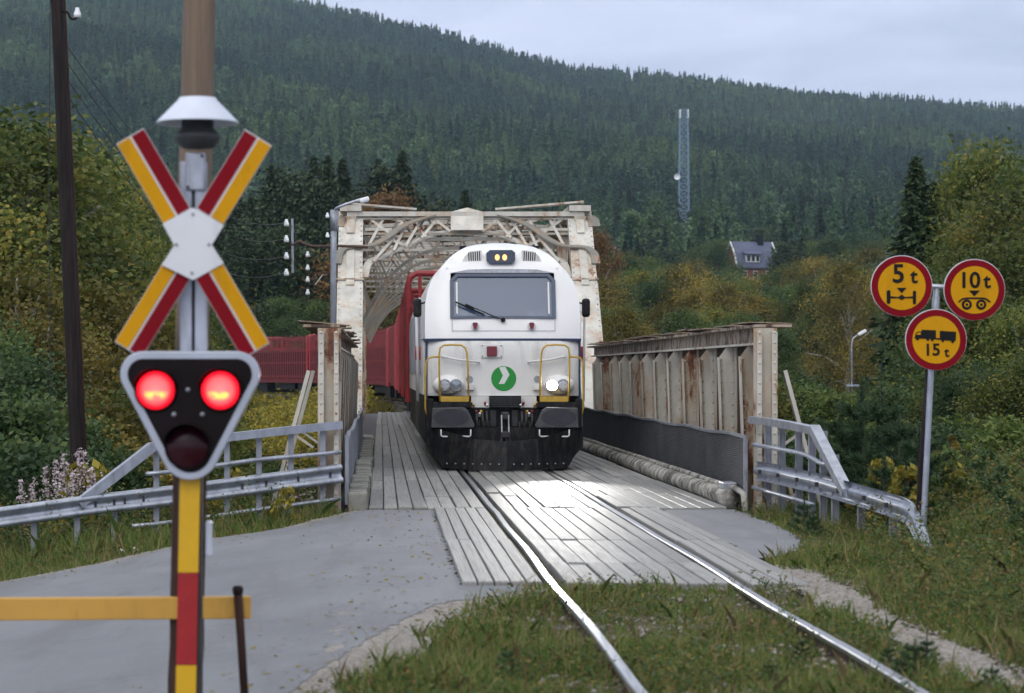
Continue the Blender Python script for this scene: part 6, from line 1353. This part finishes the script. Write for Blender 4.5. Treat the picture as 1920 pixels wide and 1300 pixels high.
# fireweed behind the left guard rail
def fireweed(X, Y, h):
    e = thing('fireweed_plant', (X, Y, float(ground_z(X, Y))), 'fireweed with pinkish white seed fluff behind the left guard rail', 'plant', 'fireweed behind the left guard rail'); rng = np.random.default_rng(int(X * 1000) % 9999)
    z0 = e.location.z; st_ = MB().tube([(X, Y, z0 - .05), (X + rng.normal() * .05, Y, z0 + h * .6), (X + rng.normal() * .08, Y, z0 + h)], [.008, .006, .003], 5); st_.build('stem', 'rail_side', e)
    n = 70; t = rng.random(n); a = rng.random(n) * 6.28; C = np.stack([X + .07 * np.cos(a), Y + .07 * np.sin(a), z0 + h * (.1 + .6 * t)], 1); V, F = cards(C, .06, rng, .22, np.stack([np.cos(a), np.sin(a), -.1 + 0 * a], 1) * 2, .5); link('leaves', mesh_np('leaves', V, F), 'weed_leaf', e)
    n = 160; t = rng.random(n); C = np.stack([X + rng.normal(size=n) * .045 * (1.3 - t), Y + rng.normal(size=n) * .045, z0 + h * (.62 + .4 * t)], 1); V, F = cards(C, .022, rng, .6); link('seed_fluff', mesh_np('seed_fluff', V, F), 'fluff', e)
for px, Y, top in ((62, 31.5, 900), (85, 31.8, 880), (105, 31.2, 865), (125, 31.6, 870), (148, 31.3, 845), (158, 31.8, 850), (172, 31.2, 880), (190, 31.5, 885), (40, 31.6, 905), (135, 31.0, 890), (118, 32, 850)):
    X = (px - VX) * Y / FPX; fireweed(X, Y, CH + (HY - top) * Y / FPX - float(ground_z(X, Y)))
# yellow leafed shrubs
def yshrub(px, Y, top, label, mat='leaf_yellow'):
    X = (px - VX) * Y / FPX; zg = float(ground_z(X, Y)); h = CH + (HY - top) * Y / FPX - zg
    if h < .1: return
    e = thing('small_shrub', (X, Y, zg), label, 'shrub'); tm, cm, H = YS; s_ = h / H; e.scale = (s_, s_, s_)
    for nm, q in (('stem', tm), ('leaves', cm)): o = bpy.data.objects.new(nm, q); COL.objects.link(o); o.parent = e
YS = make_broadleaf(401, 1., .48, 16, 420, .05, .05, 'bark', 'leaf_yellow', .5, 'leaves')
for px, Y, top, lb in ((1655, 29, 868, 'yellow leafed shrub left of the sign post'), (1700, 27.5, 880, 'yellow leafed shrub at the foot of the sign post'), (1790, 29, 880, 'yellow leafed shrub right of the sign post'), (540, 29.6, 925, 'small yellow shrub under the left guard rail near the bridge'), (170, 31.6, 870, 'yellow leafed shrub behind the fireweed'), (440, 31, 890, 'yellow leafed shrub just right of the crossing signal')):
    yshrub(px, Y - (2. if px > 1500 else 0), top - 18, lb)
BS = [make_broadleaf(411 + i, 1., .5, 22, 900, .034, .03, 'bark', mt_n, .5, 'leaves') for i, mt_n in enumerate(('leaf_green', 'leaf_olive', 'leaf_gold', 'leaf_green'))]
for i in range(34):
    Y = rt.uniform(19, 33); X = rt.uniform(5.75 if Y > 25 else 6.0, max(6.1, .275 * Y + .2)); YS = rt.choice(BS); px = VX + FPX * X / Y; zg = float(ground_z(X, Y)); h = rt.uniform(.3, .85)
    col = {'leaf_green': 'green', 'leaf_olive': 'olive', 'leaf_gold': 'golden'}[YS[1].materials[0].name]
    tag_ = 'left of the sign post' if px < 1720 else 'round the foot of the sign post' if px < 1800 else 'right of the sign post'
    e = thing('weed_shrub', (X, Y, zg), f'{"tall" if h > .6 else "low"} {col} weedy shrub on the right bank {tag_}', 'shrub', 'weedy shrubs on the right bank ' + tag_); e.scale = (h, h, h); e.rotation_euler = (0, 0, rt.uniform(0, 6))
    for nm, q in (('stem', YS[0]), ('leaves', YS[1])): o = bpy.data.objects.new(nm, q); COL.objects.link(o); o.parent = e
# litter by the left verge
for px, py in ((230, 1010), (255, 1028)):
    p = at(px, py, 27.5); o = MB().box(-.03, .03, -.02, .02, -.01, .012).build('paper_scrap', 'paper', None, bev=.004); o.location = (p.x, p.y, float(ground_z(p.x, p.y)) + .05); o.rotation_euler = (.3, .4, 1); tag(o, 'scrap of white litter in the verge grass left of the signal', 'litter', 'litter in the verge')

# ------------------------------------------------------------------ air
hz = MB().box(-3400, 3400, -40, 4150, -420, 620).build('haze', None); tag(hz, 'thin blue evening haze filling the valley', 'haze', kind='stuff')
m = bpy.data.materials.new('haze'); m.use_nodes = True; m.node_tree.nodes.clear(); o = N(m.node_tree, 'ShaderNodeOutputMaterial'); pv = N(m.node_tree, 'ShaderNodeVolumePrincipled')
pv.inputs['Color'].default_value = (.60, .79, 1, 1); pv.inputs['Density'].default_value = .00009; pv.inputs['Anisotropy'].default_value = .2
m.node_tree.links.new(pv.outputs[0], o.inputs['Volume']); hz.data.materials.append(m)
